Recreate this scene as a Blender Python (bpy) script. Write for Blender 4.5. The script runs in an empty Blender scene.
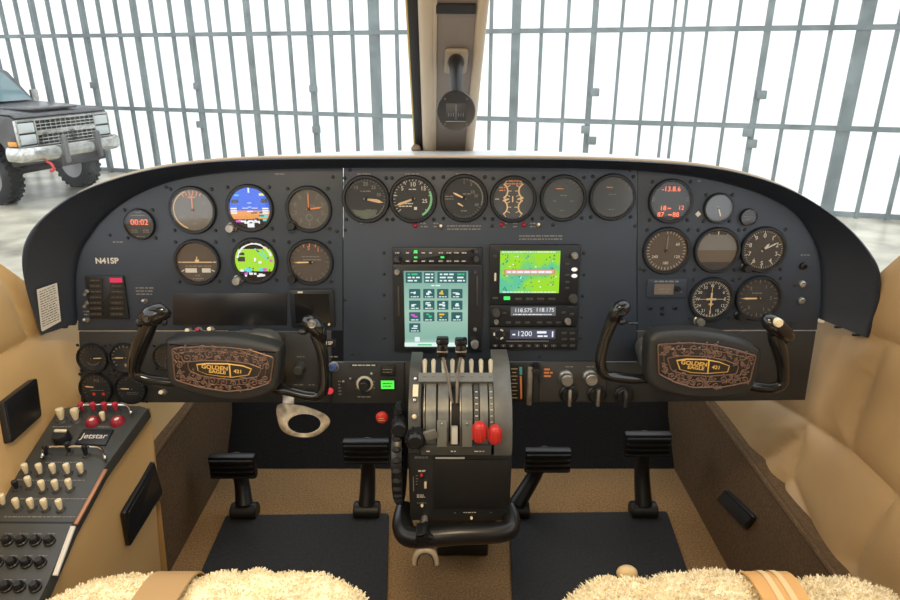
import bpy, bmesh, math, random
import numpy as np
from mathutils import Vector, Matrix, noise

random.seed(11)
S = bpy.context.scene
COL = S.collection
PI = math.pi
R = math.radians

# ------------------------------------------------------------ camera, sky, lights, exposure
PITCH = R(20.6)
FOC = 650.0
CAM = Vector((0, 0, 2.25))
cd = bpy.data.cameras.new('camera')
cam = bpy.data.objects.new('camera', cd)
COL.objects.link(cam)
cam.location = CAM
cam.rotation_euler = (PI / 2 - PITCH, 0, 0)
cd.sensor_width = 36
cd.lens = 36 * FOC / 900
cd.clip_start = 0.02
S.camera = cam

w = bpy.data.worlds.new('overcast_sky')
S.world = w
w.use_nodes = True
bg = w.node_tree.nodes['Background']
bg.inputs[0].default_value = (0.93, 0.97, 1.0, 1)
bg.inputs[1].default_value = 2.0


def area(name, loc, target, sx, sy, power, color):
    ld = bpy.data.lights.new(name, 'AREA')
    ld.shape = 'RECTANGLE'
    ld.size, ld.size_y = sx, sy
    ld.energy = power
    ld.color = color
    o = bpy.data.objects.new(name, ld)
    COL.objects.link(o)
    o.location = loc
    o.rotation_euler = (Vector(target) - Vector(loc)).to_track_quat('-Z', 'Y').to_euler()
    return o


# the lit cabin dome lamp over the front seats and unseen warm fill lamps added behind them, at the cabin window positions
area('dome_light', (-0.12, 0.24, 2.585), (-0.05, 0.45, 1.4), 0.22, 0.12, 6.5, (1.0, 0.76, 0.44))
area('cabin_fill_light', (-0.62, -0.55, 2.35), (0.3, 0.8, 1.6), 0.5, 0.35, 3.2, (1.0, 0.86, 0.66))
area('cabin_fill_light', (0.62, -0.55, 2.35), (-0.3, 0.8, 1.6), 0.5, 0.35, 0.6, (1.0, 0.86, 0.66))

S.view_settings.view_transform = 'Standard'
S.view_settings.look = 'None'
S.view_settings.exposure = 0.08
S.view_settings.gamma = 1.0
S.view_settings.use_curve_mapping = False
S.cycles.max_bounces = 8
S.cycles.transparent_max_bounces = 16
S.cycles.caustics_reflective = False
S.cycles.caustics_refractive = False

# ------------------------------------------------------------ sight lines of the photograph and the planes of the place
SP, CP_ = math.sin(PITCH), math.cos(PITCH)


def ray(px, py):
    a, u = (px - 450) / FOC, (300 - py) / FOC
    return Vector((a, CP_ + u * SP, u * CP_ - SP))


def atY(px, py, y):
    d = ray(px, py)
    return CAM + d * (y / d.y)


def atX(px, py, x):
    d = ray(px, py)
    return CAM + d * (x / d.x)


def atZ(px, py, z):
    d = ray(px, py)
    return CAM + d * ((z - CAM.z) / d.z)


class Plane:
    """a tilted board of the cockpit: x across, y up the board, z out of it"""
    def __init__(s, origin, tilt_from_vertical):
        a = tilt_from_vertical
        s.X = Vector((1, 0, 0))
        s.U = Vector((0, math.sin(a), math.cos(a)))
        s.N = Vector((0, -math.cos(a), math.sin(a)))
        s.O = Vector(origin)
        s.rot = Matrix((s.X, s.U, s.N)).transposed().to_4x4()

    def pt(s, px, py, h=0):
        d = ray(px, py)
        t = (s.O + h * s.N - CAM).dot(s.N) / d.dot(s.N)
        return CAM + d * t

    def uv(s, px, py, h=0):
        p = s.pt(px, py, h) - s.O
        return Vector((p.dot(s.X), p.dot(s.U)))

    def frame(s, px, py, h=0):
        return Matrix.Translation(s.pt(px, py, h)) @ s.rot

    def mm(s, px, py, h=0):
        return (s.uv(px + 1, py, h) - s.uv(px, py, h)).length

    def rel(s, pts, c, h=0):
        o = s.uv(c[0], c[1], h)
        return [tuple(s.uv(x, y, h) - o) for x, y in pts]


PAN = Plane(CAM + ray(450, 300) * 1.1, R(6))
PED_Z = CAM.z - 1.0           # cockpit floor
CON = Plane(CAM + ray(147, 408) * (0.95 / ray(147, 408).y), R(74))   # side console top

# ------------------------------------------------------------ materials
MATS = {}


def mat(name, col, rough=0.5, metal=0.0, emit=0.0, spec=0.5, bump=None, var=None, trans=False, coat=0.0):
    if name in MATS:
        return MATS[name]
    m = bpy.data.materials.new(name)
    m.use_nodes = True
    nt = m.node_tree
    b = nt.nodes['Principled BSDF']
    c = (*col, 1)
    b.inputs['Base Color'].default_value = c
    b.inputs['Roughness'].default_value = rough
    b.inputs['Metallic'].default_value = metal
    b.inputs['Specular IOR Level'].default_value = spec
    b.inputs['Coat Weight'].default_value = coat
    if emit:
        b.inputs['Emission Color'].default_value = c
        b.inputs['Emission Strength'].default_value = emit
    tc = None
    if bump or var:
        tc = nt.nodes.new('ShaderNodeTexCoord')
    if var:
        n = nt.nodes.new('ShaderNodeTexNoise')
        n.inputs['Scale'].default_value = var[0]
        n.inputs['Detail'].default_value = 5
        nt.links.new(tc.outputs['Object'], n.inputs['Vector'])
        r = nt.nodes.new('ShaderNodeValToRGB')
        r.color_ramp.elements[0].position = 0.3
        r.color_ramp.elements[1].position = 0.7
        k = var[1]
        r.color_ramp.elements[0].color = tuple(x * (1 - k) for x in col) + (1,)
        r.color_ramp.elements[1].color = tuple(min(1, x * (1 + k)) for x in col) + (1,)
        nt.links.new(n.outputs['Fac'], r.inputs['Fac'])
        nt.links.new(r.outputs['Color'], b.inputs['Base Color'])
    if bump:
        n = nt.nodes.new('ShaderNodeTexNoise')
        n.inputs['Scale'].default_value = bump[0]
        n.inputs['Detail'].default_value = 3
        nt.links.new(tc.outputs['Object'], n.inputs['Vector'])
        bp = nt.nodes.new('ShaderNodeBump')
        bp.inputs['Strength'].default_value = bump[1]
        bp.inputs['Distance'].default_value = bump[2] if len(bump) > 2 else 0.002
        nt.links.new(n.outputs['Fac'], bp.inputs['Height'])
        nt.links.new(bp.outputs['Normal'], b.inputs['Normal'])
    MATS[name] = m
    return m


def glow(name, col, k=1.0):
    """what a screen, lamp or lit legend gives off"""
    if name in MATS:
        return MATS[name]
    m = mat(name, (0.01, 0.01, 0.01), 0.4)
    b = m.node_tree.nodes['Principled BSDF']
    b.inputs['Emission Color'].default_value = (*col, 1)
    b.inputs['Emission Strength'].default_value = k
    return m


def glass(name, gloss=0.05, rough=0.02, dirt=0.0, tint=(1, 1, 1)):
    if name in MATS:
        return MATS[name]
    m = bpy.data.materials.new(name)
    m.use_nodes = True
    nt = m.node_tree
    nt.nodes.clear()
    out = nt.nodes.new('ShaderNodeOutputMaterial')
    t = nt.nodes.new('ShaderNodeBsdfTransparent')
    t.inputs[0].default_value = (*tint, 1)
    g = nt.nodes.new('ShaderNodeBsdfGlossy')
    g.inputs['Roughness'].default_value = rough
    mx = nt.nodes.new('ShaderNodeMixShader')
    mx.inputs[0].default_value = gloss
    nt.links.new(t.outputs[0], mx.inputs[1])
    nt.links.new(g.outputs[0], mx.inputs[2])
    last = mx
    if dirt:
        tc = nt.nodes.new('ShaderNodeTexCoord')
        n = nt.nodes.new('ShaderNodeTexNoise')
        n.inputs['Scale'].default_value = 26
        n.inputs['Detail'].default_value = 8
        nt.links.new(tc.outputs['Object'], n.inputs['Vector'])
        r = nt.nodes.new('ShaderNodeValToRGB')
        r.color_ramp.elements[0].position = 0.45
        r.color_ramp.elements[0].color = (0, 0, 0, 1)
        r.color_ramp.elements[1].position = 0.75
        r.color_ramp.elements[1].color = (dirt, dirt, dirt, 1)
        nt.links.new(n.outputs['Fac'], r.inputs['Fac'])
        d = nt.nodes.new('ShaderNodeBsdfTranslucent')
        d.inputs[0].default_value = (0.8, 0.8, 0.78, 1)
        m2 = nt.nodes.new('ShaderNodeMixShader')
        nt.links.new(r.outputs['Color'], m2.inputs[0])
        nt.links.new(mx.outputs[0], m2.inputs[1])
        nt.links.new(d.outputs[0], m2.inputs[2])
        last = m2
    nt.links.new(last.outputs[0], out.inputs[0])
    MATS[name] = m
    return m


panel_m = mat('hazed_panel_paint', (0.030, 0.042, 0.064), 0.5, var=(9, 0.12), bump=(900, 0.15, 0.0004))  # lightened and blued to hold some veiling glare haze in the colour
lower_m = mat('lower_panel_paint', (0.028, 0.031, 0.034), 0.5, var=(9, 0.12), bump=(900, 0.15, 0.0004))  # lower plates stay darker, without the glare haze in their colour
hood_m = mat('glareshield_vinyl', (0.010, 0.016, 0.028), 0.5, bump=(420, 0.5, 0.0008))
deck_m = mat('deck_vinyl', (0.60, 0.60, 0.60), 0.30, bump=(300, 0.3, 0.0008))
bezel_m = mat('bezel_black', (0.009, 0.012, 0.017), 0.42)
black_m = mat('black_plastic', (0.010, 0.011, 0.013), 0.35)
gloss_m = mat('gloss_black', (0.008, 0.009, 0.011), 0.16, coat=0.3)
rubber_m = mat('black_rubber', (0.012, 0.012, 0.013), 0.7)
face_m = mat('dial_black', (0.017, 0.021, 0.027), 0.55)
facegrey_m = mat('dial_grey', (0.055, 0.068, 0.085), 0.55)
facewarm_m = mat('dial_warm_grey', (0.105, 0.10, 0.092), 0.55)
facebrown_m = mat('dial_brown', (0.070, 0.058, 0.050), 0.55)
dark_m = mat('charcoal_grey', (0.045, 0.047, 0.050), 0.45)
steel_m = mat('worn_steel', (0.38, 0.37, 0.35), 0.38, 0.8, var=(60, 0.3))
chrome_m = mat('chrome', (0.75, 0.75, 0.74), 0.15, 1.0)
white_m = mat('white_ink', (0.62, 0.60, 0.55), 0.6)
dim_m = mat('dim_ink', (0.20, 0.20, 0.19), 0.6)
cream_m = mat('cream_ink', (0.78, 0.58, 0.34), 0.6)
orange_m = mat('orange_ink', (0.75, 0.27, 0.10), 0.6)
green_m = mat('green_ink', (0.20, 0.55, 0.32), 0.6)
ivory_m = mat('ivory_plastic', (0.80, 0.70, 0.48), 0.4)
red_m = mat('red_plastic', (0.55, 0.035, 0.03), 0.35)
maroon_m = mat('maroon_plastic', (0.30, 0.015, 0.04), 0.35)
copper_m = mat('copper_relief', (0.19, 0.115, 0.085), 0.36, 0.45)
emblem_m = mat('emblem_gold', (0.80, 0.50, 0.13), 0.4, 0.2)
plate_m = mat('relief_ground', (0.022, 0.016, 0.014), 0.5)
beige_m = mat('beige_vinyl', (0.60, 0.39, 0.17), 0.5, var=(6, 0.06), bump=(350, 0.25, 0.0006))
leather_m = mat('tan_leather', (0.42, 0.27, 0.125), 0.48, var=(7, 0.10), bump=(260, 0.3, 0.0008))
carpet_m = mat('tan_carpet', (0.29, 0.175, 0.08), 0.95, spec=0.1, var=(240, 0.35), bump=(500, 0.9, 0.003))
browncarpet_m = mat('side_carpet', (0.125, 0.080, 0.045), 0.95, spec=0.1, var=(200, 0.25), bump=(500, 0.9, 0.002))
mat_m = mat('ribbed_mat', (0.014, 0.014, 0.015), 0.75, bump=(300, 0.7, 0.002), var=(150, 0.4))
fleece_m = mat('sheepskin', (0.90, 0.80, 0.58), 0.95, spec=0.1, var=(30, 0.08))
strap_m = mat('belt_webbing', (0.72, 0.40, 0.14), 0.7, bump=(800, 0.5, 0.0006))
strap2_m = mat('belt_stripe', (0.80, 0.58, 0.30), 0.7)
post_m = mat('post_trim', (0.20, 0.17, 0.145), 0.6, bump=(200, 0.2, 0.001))
roll_m = mat('post_piping', (0.46, 0.38, 0.28), 0.5)
lens_m = glass('instrument_glass', 0.045, 0.03)
refl_m = glass('bright_instrument_glass', 0.085, 0.06)
screen_m = mat('dark_screen', (0.008, 0.009, 0.010), 0.12)

# ------------------------------------------------------------ shape kit
_tcache = {}


def text_geo(s, bold=0.0):
    k = (s, bold)
    if k not in _tcache:
        cu = bpy.data.curves.new('t', 'FONT')
        cu.body = s
        cu.align_x = 'CENTER'
        cu.align_y = 'CENTER'
        cu.size = 1.0
        cu.resolution_u = 3
        cu.offset = bold
        o = bpy.data.objects.new('t', cu)
        me = bpy.data.meshes.new_from_object(o)
        _tcache[k] = ([tuple(v.co) for v in me.vertices], [tuple(p.vertices) for p in me.polygons])
        bpy.data.objects.remove(o)
        bpy.data.curves.remove(cu)
        bpy.data.meshes.remove(me)
    return _tcache[k]


def rpoly(pts, r, n=4):
    """polygon with rounded corners"""
    out = []
    m = len(pts)
    for i in range(m):
        p0, p1, p2 = Vector(pts[i - 1]), Vector(pts[i]), Vector(pts[(i + 1) % m])
        a, b = (p0 - p1), (p2 - p1)
        k = min(r, a.length * 0.45, b.length * 0.45)
        a = p1 + a.normalized() * k
        b = p1 + b.normalized() * k
        for j in range(n + 1):
            t = j / n
            out.append(tuple((1 - t) ** 2 * a + 2 * t * (1 - t) * p1 + t * t * b))
    return out


def rrect(w, h, r, n=4, c=(0, 0)):
    x, y = w / 2, h / 2
    return rpoly([(c[0] - x, c[1] - y), (c[0] + x, c[1] - y), (c[0] + x, c[1] + y), (c[0] - x, c[1] + y)], r, n)


def spline(pts, k=6, closed=False):
    P = [Vector(p) for p in pts]
    n = len(P)
    out = []
    for i in range(n if closed else n - 1):
        if closed:
            a, b, c, d = P[i - 1], P[i], P[(i + 1) % n], P[(i + 2) % n]
        else:
            a, b, c, d = P[max(i - 1, 0)], P[i], P[i + 1], P[min(i + 2, n - 1)]
        for j in range(k):
            t = j / k
            out.append(0.5 * ((2 * b) + (c - a) * t + (2 * a - 5 * b + 4 * c - d) * t * t + (3 * b - a - 3 * c + d) * t ** 3))
    if not closed:
        out.append(P[-1].copy())
    return out


class B:
    def __init__(s):
        s.v, s.f = [], []

    def raw(s, v, f, M=None):
        k = len(s.v)
        if M is not None:
            v = [tuple(M @ Vector(p if len(p) == 3 else (*p, 0))) for p in v]
        s.v += [tuple(p) for p in v]
        s.f += [tuple(i + k for i in q) for q in f]
        return s

    def frombm(s, bm, M=None):
        bm.verts.ensure_lookup_table()
        bm.verts.index_update()
        s.raw([tuple(v.co) for v in bm.verts], [tuple(v.index for v in f.verts) for f in bm.faces], M)
        bm.free()
        return s

    def box(s, c, d, bev=0, M=None, seg=2):
        bm = bmesh.new()
        bmesh.ops.create_cube(bm, size=1)
        bmesh.ops.scale(bm, vec=d, verts=bm.verts)
        if bev:
            bmesh.ops.bevel(bm, geom=bm.edges[:], offset=bev, segments=seg, affect='EDGES', profile=0.5)
        T = Matrix.Translation(c)
        return s.frombm(bm, T if M is None else M @ T)

    def prism(s, poly, z0, z1, bev=0, M=None, seg=2):
        bm = bmesh.new()
        vs = [bm.verts.new((p[0], p[1], z0)) for p in poly]
        ar = sum(poly[i - 1][0] * poly[i][1] - poly[i][0] * poly[i - 1][1] for i in range(len(poly)))
        if ar < 0:
            vs.reverse()
        f = bm.faces.new(vs)
        f.normal_flip()
        r = bmesh.ops.extrude_face_region(bm, geom=[f], use_keep_orig=True)
        top = [e for e in r['geom'] if isinstance(e, bmesh.types.BMVert)]
        bmesh.ops.translate(bm, vec=(0, 0, z1 - z0), verts=top)
        bmesh.ops.recalc_face_normals(bm, faces=bm.faces)
        if bev:
            ts = set(top)
            ed = [e for e in bm.edges if e.verts[0] in ts and e.verts[1] in ts]
            bmesh.ops.bevel(bm, geom=ed, offset=bev, segments=seg, affect='EDGES', profile=0.5)
        return s.frombm(bm, M)

    def flat(s, poly, z, M=None):
        ar = sum(poly[i - 1][0] * poly[i][1] - poly[i][0] * poly[i - 1][1] for i in range(len(poly)))
        if ar < 0:
            poly = poly[::-1]
        return s.raw([(p[0], p[1], z) for p in poly], [tuple(range(len(poly)))], M)

    def rect(s, x, y, w, h, z=0, rot=0, M=None):
        c, n = math.cos(rot), math.sin(rot)
        q = [(-w / 2, -h / 2), (w / 2, -h / 2), (w / 2, h / 2), (-w / 2, h / 2)]
        return s.raw([(x + a * c - b * n, y + a * n + b * c, z) for a, b in q], [(0, 1, 2, 3)], M)

    def slab(s, x, y, w, h, z0, z1, rot=0, bev=0):
        return s.box((0, 0, (z0 + z1) / 2), (w, h, z1 - z0), bev, Matrix.Translation((x, y, 0)) @ Matrix.Rotation(rot, 4, 'Z'))

    def lathe(s, prof, n=24, M=None, c=(0, 0, 0)):
        v, f = [], []
        k = len(prof)
        for i in range(n):
            a = 2 * PI * i / n
            for r, z in prof:
                v.append((c[0] + r * math.cos(a), c[1] + r * math.sin(a), c[2] + z))
        for i in range(n):
            j = (i + 1) % n
            for q in range(k - 1):
                if prof[q][0] < 1e-7:
                    f.append((i * k, i * k + q + 1, j * k + q + 1)[::-1] if q == 0 else (i * k + q, j * k + q + 1, i * k + q + 1))
                elif prof[q + 1][0] < 1e-7:
                    f.append((i * k + q, j * k + q, i * k + q + 1))
                else:
                    f.append((i * k + q, j * k + q, j * k + q + 1, i * k + q + 1))
        return s.raw(v, f, M)

    def cyl(s, p0, p1, r0, r1=None, n=16, M=None):
        r1 = r0 if r1 is None else r1
        p0, p1 = Vector(p0), Vector(p1)
        d = p1 - p0
        T = Matrix.Translation(p0) @ d.to_track_quat('Z', 'Y').to_matrix().to_4x4()
        if M is not None:
            T = M @ T
        L = d.length
        e = min(r0, r1, L) * 0.12
        return s.lathe([(0, 0), (r0 - e, 0), (r0, e), (r1, L - e), (r1 - e, L), (0, L)], n, T)

    def ball(s, c, r, sc=(1, 1, 1), n=16, M=None):
        T = Matrix.Translation(c) @ Matrix.Diagonal((*sc, 1))
        if M is not None:
            T = M @ T
        m = n // 2
        return s.lathe([(r * math.sin(PI * i / m) if 0 < i < m else 0, -r * math.cos(PI * i / m)) for i in range(m + 1)], n, T)

    def tube(s, pts, rad, n=10, closed=False, M=None, sq=None):
        P = [Vector(p) for p in pts]
        m = len(P)
        if not hasattr(rad, '__len__'):
            rad = [rad] * m
        elif len(rad) != m:
            rad = list(float(q) for q in np.interp(np.linspace(0, 1, m), np.linspace(0, 1, len(rad)), rad))
        v, f = [], []
        up = None
        for i in range(m):
            if closed:
                t = P[(i + 1) % m] - P[i - 1]
            else:
                t = P[min(i + 1, m - 1)] - P[max(i - 1, 0)]
            t = t.normalized()
            if up is None:
                up = Vector((0, 0, 1)) if abs(t.z) < 0.9 else Vector((0, 1, 0))
            a = (up - t * up.dot(t)).normalized()
            up = a
            b = t.cross(a)
            ka, kb = sq if sq else (1, 1)
            for j in range(n):
                q = 2 * PI * j / n
                v.append(tuple(P[i] + rad[i] * (ka * math.cos(q) * a + kb * math.sin(q) * b)))
        for i in range(m if closed else m - 1):
            i2 = (i + 1) % m
            for j in range(n):
                j2 = (j + 1) % n
                f.append((i * n + j, i * n + j2, i2 * n + j2, i2 * n + j))
        if not closed:
            f.append(tuple(range(n))[::-1])
            f.append(tuple((m - 1) * n + j for j in range(n)))
        return s.raw(v, f, M)

    def loft(s, rows, closed=False, M=None):
        k = len(rows[0])
        v = [tuple(p) for r in rows for p in r]
        f = []
        for i in range(len(rows) - 1):
            for j in range(k if closed else k - 1):
                j2 = (j + 1) % k
                f.append((i * k + j, i * k + j2, (i + 1) * k + j2, (i + 1) * k + j))
        return s.raw(v, f, M)

    def text(s, t, x, y, size, z=0, rot=0, bold=0.0, M=None, sx=1.0):
        v, f = text_geo(t, bold)
        T = Matrix.Translation((x, y, z)) @ Matrix.Rotation(rot, 4, 'Z') @ Matrix.Diagonal((size * sx, size, 1, 1))
        return s.raw(v, f, T if M is None else M @ T)

    def dashes(s, x, y, w, rows, pitch, hh, z=0, gap=0.25):
        """a caption too small to read: broken lines of ink"""
        for i in range(rows):
            q = x - w / 2
            yy = y - (i - (rows - 1) / 2) * pitch
            while q < x + w / 2 - hh:
                d = min(random.uniform(1.2, 4.2) * hh, x + w / 2 - q)
                s.rect(q + d / 2, yy, d, hh, z)
                q += d + hh * random.uniform(0.5, 1.0)
        return s

    def arc(s, r0, r1, a0, a1, z, n=24):
        """annular sector; angles clockwise from twelve o'clock in degrees"""
        v, f = [], []
        for i in range(n + 1):
            a = R(a0 + (a1 - a0) * i / n)
            v += [(r0 * math.sin(a), r0 * math.cos(a), z), (r1 * math.sin(a), r1 * math.cos(a), z)]
        for i in range(n):
            f.append((2 * i, 2 * i + 2, 2 * i + 3, 2 * i + 1))
        return s.raw(v, f)

    def tick(s, a, r0, r1, w, z):
        a = R(a)
        return s.rect(math.sin(a) * (r0 + r1) / 2, math.cos(a) * (r0 + r1) / 2, w, r1 - r0, z, -a)

    def build(s, name, m, parent=None, M=None, ang=38, smooth=True):
        me = bpy.data.meshes.new(name)
        me.from_pydata(s.v, [], s.f)
        me.materials.append(m)
        if smooth:
            me.polygons.foreach_set('use_smooth', [True] * len(me.polygons))
            me.set_sharp_from_angle(angle=R(ang))
        me.update()
        o = bpy.data.objects.new(name, me)
        COL.objects.link(o)
        if parent is not None:
            o.parent = parent
        if M is not None:
            o.matrix_local = M
        return o


def thing(name, label, cat, M=None, group=None):
    o = bpy.data.objects.new(name, None)
    COL.objects.link(o)
    o.empty_display_size = 0.02
    if M is not None:
        o.matrix_world = M
    o['label'] = label
    o['category'] = cat
    if group:
        o['group'] = group
    return o


def tag(o, label, cat, group=None):
    o['label'] = label
    o['category'] = cat
    if group:
        o['group'] = group
    return o


def structure(o):
    o['kind'] = 'structure'
    return o


def copy_tree(o, parent=None):
    c = o.copy()
    COL.objects.link(c)
    c.parent = parent
    for ch in o.children:
        copy_tree(ch, c)
    return c


T3 = Matrix.Translation

# ============================================================ the hangar outside
concrete_m = mat('hangar_concrete', (0.46, 0.43, 0.34), 0.30, var=(1.6, 0.5), spec=0.5)
B().box((0, 8, -0.05), (60, 44, 0.1)).build('hangar_floor', concrete_m)['kind'] = 'structure'

SL = -0.313
DX = Vector((1, SL, 0)).normalized()
DOOR = Matrix((DX, Vector((0, 0, 1)).cross(DX), Vector((0, 0, 1)))).transposed().to_4x4()
DOOR = T3((0, 11.31, 0)) @ DOOR


def door_t(px, py):
    d = ray(px, py)
    s = 11.31 / (d.y - SL * d.x)
    p = CAM + d * s
    return p.x / DX.x, p.z


sheet = bpy.data.materials.new('translucent_door_sheet')
sheet.use_nodes = True
nt = sheet.node_tree
nt.nodes.clear()
tl = nt.nodes.new('ShaderNodeBsdfTranslucent')
df = nt.nodes.new('ShaderNodeBsdfDiffuse')
df.inputs[0].default_value = (0.8, 0.82, 0.82, 1)
ad = nt.nodes.new('ShaderNodeMixShader')
ad.inputs[0].default_value = 0.04
tc = nt.nodes.new('ShaderNodeTexCoord')
wv = nt.nodes.new('ShaderNodeTexWave')
wv.wave_type = 'BANDS'
wv.bands_direction = 'X'
wv.inputs['Scale'].default_value = 3.3
wv.inputs['Distortion'].default_value = 0.6
cr = nt.nodes.new('ShaderNodeValToRGB')
cr.color_ramp.elements[0].color = (0.90, 0.93, 0.95, 1)
cr.color_ramp.elements[1].color = (1, 1, 1, 1)
nt.links.new(tc.outputs['Object'], wv.inputs['Vector'])
nt.links.new(wv.outputs['Fac'], cr.inputs['Fac'])
nt.links.new(cr.outputs['Color'], tl.inputs[0])
nt.links.new(tl.outputs[0], ad.inputs[1])
nt.links.new(df.outputs[0], ad.inputs[2])
mo = nt.nodes.new('ShaderNodeOutputMaterial')
nt.links.new(ad.outputs[0], mo.inputs[0])

door = bpy.data.objects.new('door_1', None)
COL.objects.link(door)
door.matrix_world = DOOR
structure(door)
B().box((0, 0.06, 3.0), (30, 0.012, 6.0)).build('translucent_sheet', sheet, door)
girt_m = mat('door_steel', (0.16, 0.19, 0.195), 0.6, var=(3, 0.25))
thick = [door_t(x, 0)[0] for x in (30, 80, 132, 186, 244, 306, 375, 447, 520, 598, 681, 770, 866)]
step = np.polyfit(np.arange(13), thick, 1)
for i in range(-3, 52):
    t = step[1] + step[0] * (i - 3) / 3
    k = i % 3 == 0
    n = i // 3
    if k and n == 11:      # the gap between two leaves
        for e in (-0.075, 0.075):
            B().box((t + e, 0, 3.0), (0.045, 0.08, 6.0)).build('mullion', girt_m, door)
        continue
    wd = 0.045
    if k:
        wd = 0.165 if n in (7, 13) else (0.125 if n == 9 else 0.082)
    B().box((t, 0.0, 3.0), (wd, 0.09 if k else 0.07, 6.0)).build('mullion', girt_m, door)
gz = [door_t(870, 27.3)[1], door_t(870, 129)[1]]
g2 = gz[0] - gz[1]
for z in (0.05, gz[1], gz[0], gz[0] + g2, gz[0] + 2 * g2):
    B().box((0, -0.03 if z > 0.1 else 0, z), (30, 0.05, 0.07)).build('girt', girt_m, door)
for px, py in ((97, 85), (200, 86), (203, 124), (315.5, 88.5), (318.5, 129), (595.5, 92), (586, 129), (592.5, 140), (761, 94.5), (747, 132), (751.5, 143)):
    t, z = door_t(px, py)
    B().box((t, -0.08, z), (0.13, 0.08, 0.12), 0.01).build('latch_block', girt_m, door)

# ------------------------------------------------------------ the old pickup-style truck by the door
paint_m = mat('truck_paint', (0.060, 0.058, 0.062), 0.35, coat=0.25, var=(4, 0.35))
tglass_m = mat('truck_glass', (0.16, 0.24, 0.26), 0.06, spec=0.8)
tchrome_m = mat('old_chrome', (0.50, 0.50, 0.47), 0.22, 0.95, var=(12, 0.25))
slot_m = mat('grille_slot', (0.03, 0.03, 0.03), 0.6)
lamp_m = mat('headlight_glass', (0.62, 0.66, 0.66), 0.12, 0.3)
amber_m = mat('amber_lens', (0.75, 0.32, 0.04), 0.3)
tire_m = mat('tire_rubber', (0.022, 0.022, 0.023), 0.85)
rim_m = mat('rim_metal', (0.30, 0.30, 0.30), 0.4, 0.7)
TRK = T3((-7.02, 11.2, 0)) @ Matrix.Rotation(math.atan2(-0.28, 0.96), 4, 'Z') @ Matrix.Diagonal((0.95, 0.95, 1.0, 1))
truck = thing('truck', 'dark old off-road truck with chrome grille and bumper parked in the hangar', 'truck', TRK)
SIDE = Matrix.Rotation(PI / 2, 4, 'X')     # profile drawn in x-z, thickness along -y


def arch(cx, r, z, n=10):
    return [(cx + r * math.cos(PI * i / n), z + r * math.sin(PI * i / n)) for i in range(n + 1)]


prof = [(0.72, 0.78), (0.76, 1.33), (0.70, 1.385), (-0.72, 1.47), (-3.55, 1.47), (-3.62, 0.80), (-3.15, 0.80)]
prof += [(x, z) for x, z in arch(-2.70, 0.52, 0.62)][::-1]
prof += [(-2.1, 0.72), (-0.66, 0.72)]
prof += [(x, z) for x, z in arch(0, 0.54, 0.62)][::-1]
prof += [(0.60, 0.72)]
B().prism(prof, -0.98, 0.98, 0.03, SIDE).build('body', paint_m, truck)
b = B()
b.loft([[(0.755, -0.93, 1.36), (0.755, 0.93, 1.36)], [(0.70, -0.95, 1.405), (0.70, 0.95, 1.405)], [(-0.1, -0.95, 1.455), (-0.1, 0.95, 1.455)], [(-0.74, -0.95, 1.49), (-0.74, 0.95, 1.49)]])
b.box((0.0, 0, 1.455), (1.3, 0.9, 0.035), 0.015)
b.build('bonnet', paint_m, truck)
b = B()
cabb = [(-0.70, 1.46), (-1.22, 1.98), (-1.35, 2.03), (-3.40, 2.03), (-3.58, 1.46)]
b.prism(cabb, -0.86, 0.86, 0.03, SIDE)
b.build('cab', paint_m, truck)
B().raw([(-0.715, -0.78, 1.50), (-0.715, 0.78, 1.50), (-1.19, 0.70, 1.965), (-1.19, -0.70, 1.965)], [(0, 1, 2, 3)], T3((0.02, 0, 0.02))).build('windshield', tglass_m, truck)
for sy in (-1, 1):
    B().raw([(-1.05, sy * 0.868, 1.52), (-1.9, sy * 0.868, 1.52), (-1.9, sy * 0.868, 1.93), (-1.38, sy * 0.868, 1.93)], [(0, 1, 2, 3)]).build('side_window', tglass_m, truck)
    B().box((-0.95, sy * 1.08, 1.58), (0.06, 0.16, 0.2), 0.02).build('mirror', tchrome_m, truck)
b = B()
for y in (-0.97, 0.97):
    b.box((0.775, y * 0.99, 1.12), (0.05, 0.04, 0.42), 0.01)
for z in (0.925, 1.315):
    b.box((0.775, 0, z), (0.05, 1.94, 0.035), 0.01)
for y in (-0.62, 0.62):
    b.box((0.78, y, 1.12), (0.05, 0.03, 0.40), 0.006)
b.box((0.785, 0, 1.12), (0.05, 1.24, 0.085), 0.012)
for z in (0.985, 1.035, 1.2, 1.25):
    b.box((0.78, 0, z), (0.04, 1.24, 0.014))
for i in range(11):
    b.box((0.78, -0.52 + i * 0.104, 1.12), (0.035, 0.012, 0.36))
gr = b.build('grille', tchrome_m, truck)
B().box((0.765, 0, 1.12), (0.012, 1.9, 0.38)).build('grille_backing', slot_m, gr)
for sy in (-1, 1):
    for z in (1.035, 1.21):
        B().box((0.785, sy * 0.79, z), (0.03, 0.30, 0.15), 0.012).build('headlight', lamp_m, truck)
    B().box((0.66, sy * 0.985, 0.98), (0.18, 0.012, 0.07), 0.004).build('side_marker', amber_m, truck)
b = B()
b.tube(spline([(0.62, -1.06, 0.83), (0.86, -1.02, 0.82), (0.98, -0.6, 0.82), (1.0, 0, 0.82), (0.98, 0.6, 0.82), (0.86, 1.02, 0.82), (0.62, 1.06, 0.83)], 5), 0.11, 12, sq=(1.0, 0.45))
bu = b.build('bumper', tchrome_m, truck)
for y in (-0.36, 0.36):
    g = B()
    g.box((1.06, y, 0.86), (0.10, 0.08, 0.44), 0.03)
    g.build('bumper_guard', mat('guard_grey', (0.16, 0.16, 0.16), 0.4, 0.5), bu)
B().box((1.0, 0.05, 0.67), (0.06, 0.95, 0.16), 0.02).build('valance', slot_m, truck)
B().box((0.15, 0, 0.50), (0.16, 1.5, 0.12), 0.04).build('front_axle', slot_m, truck)
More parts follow.
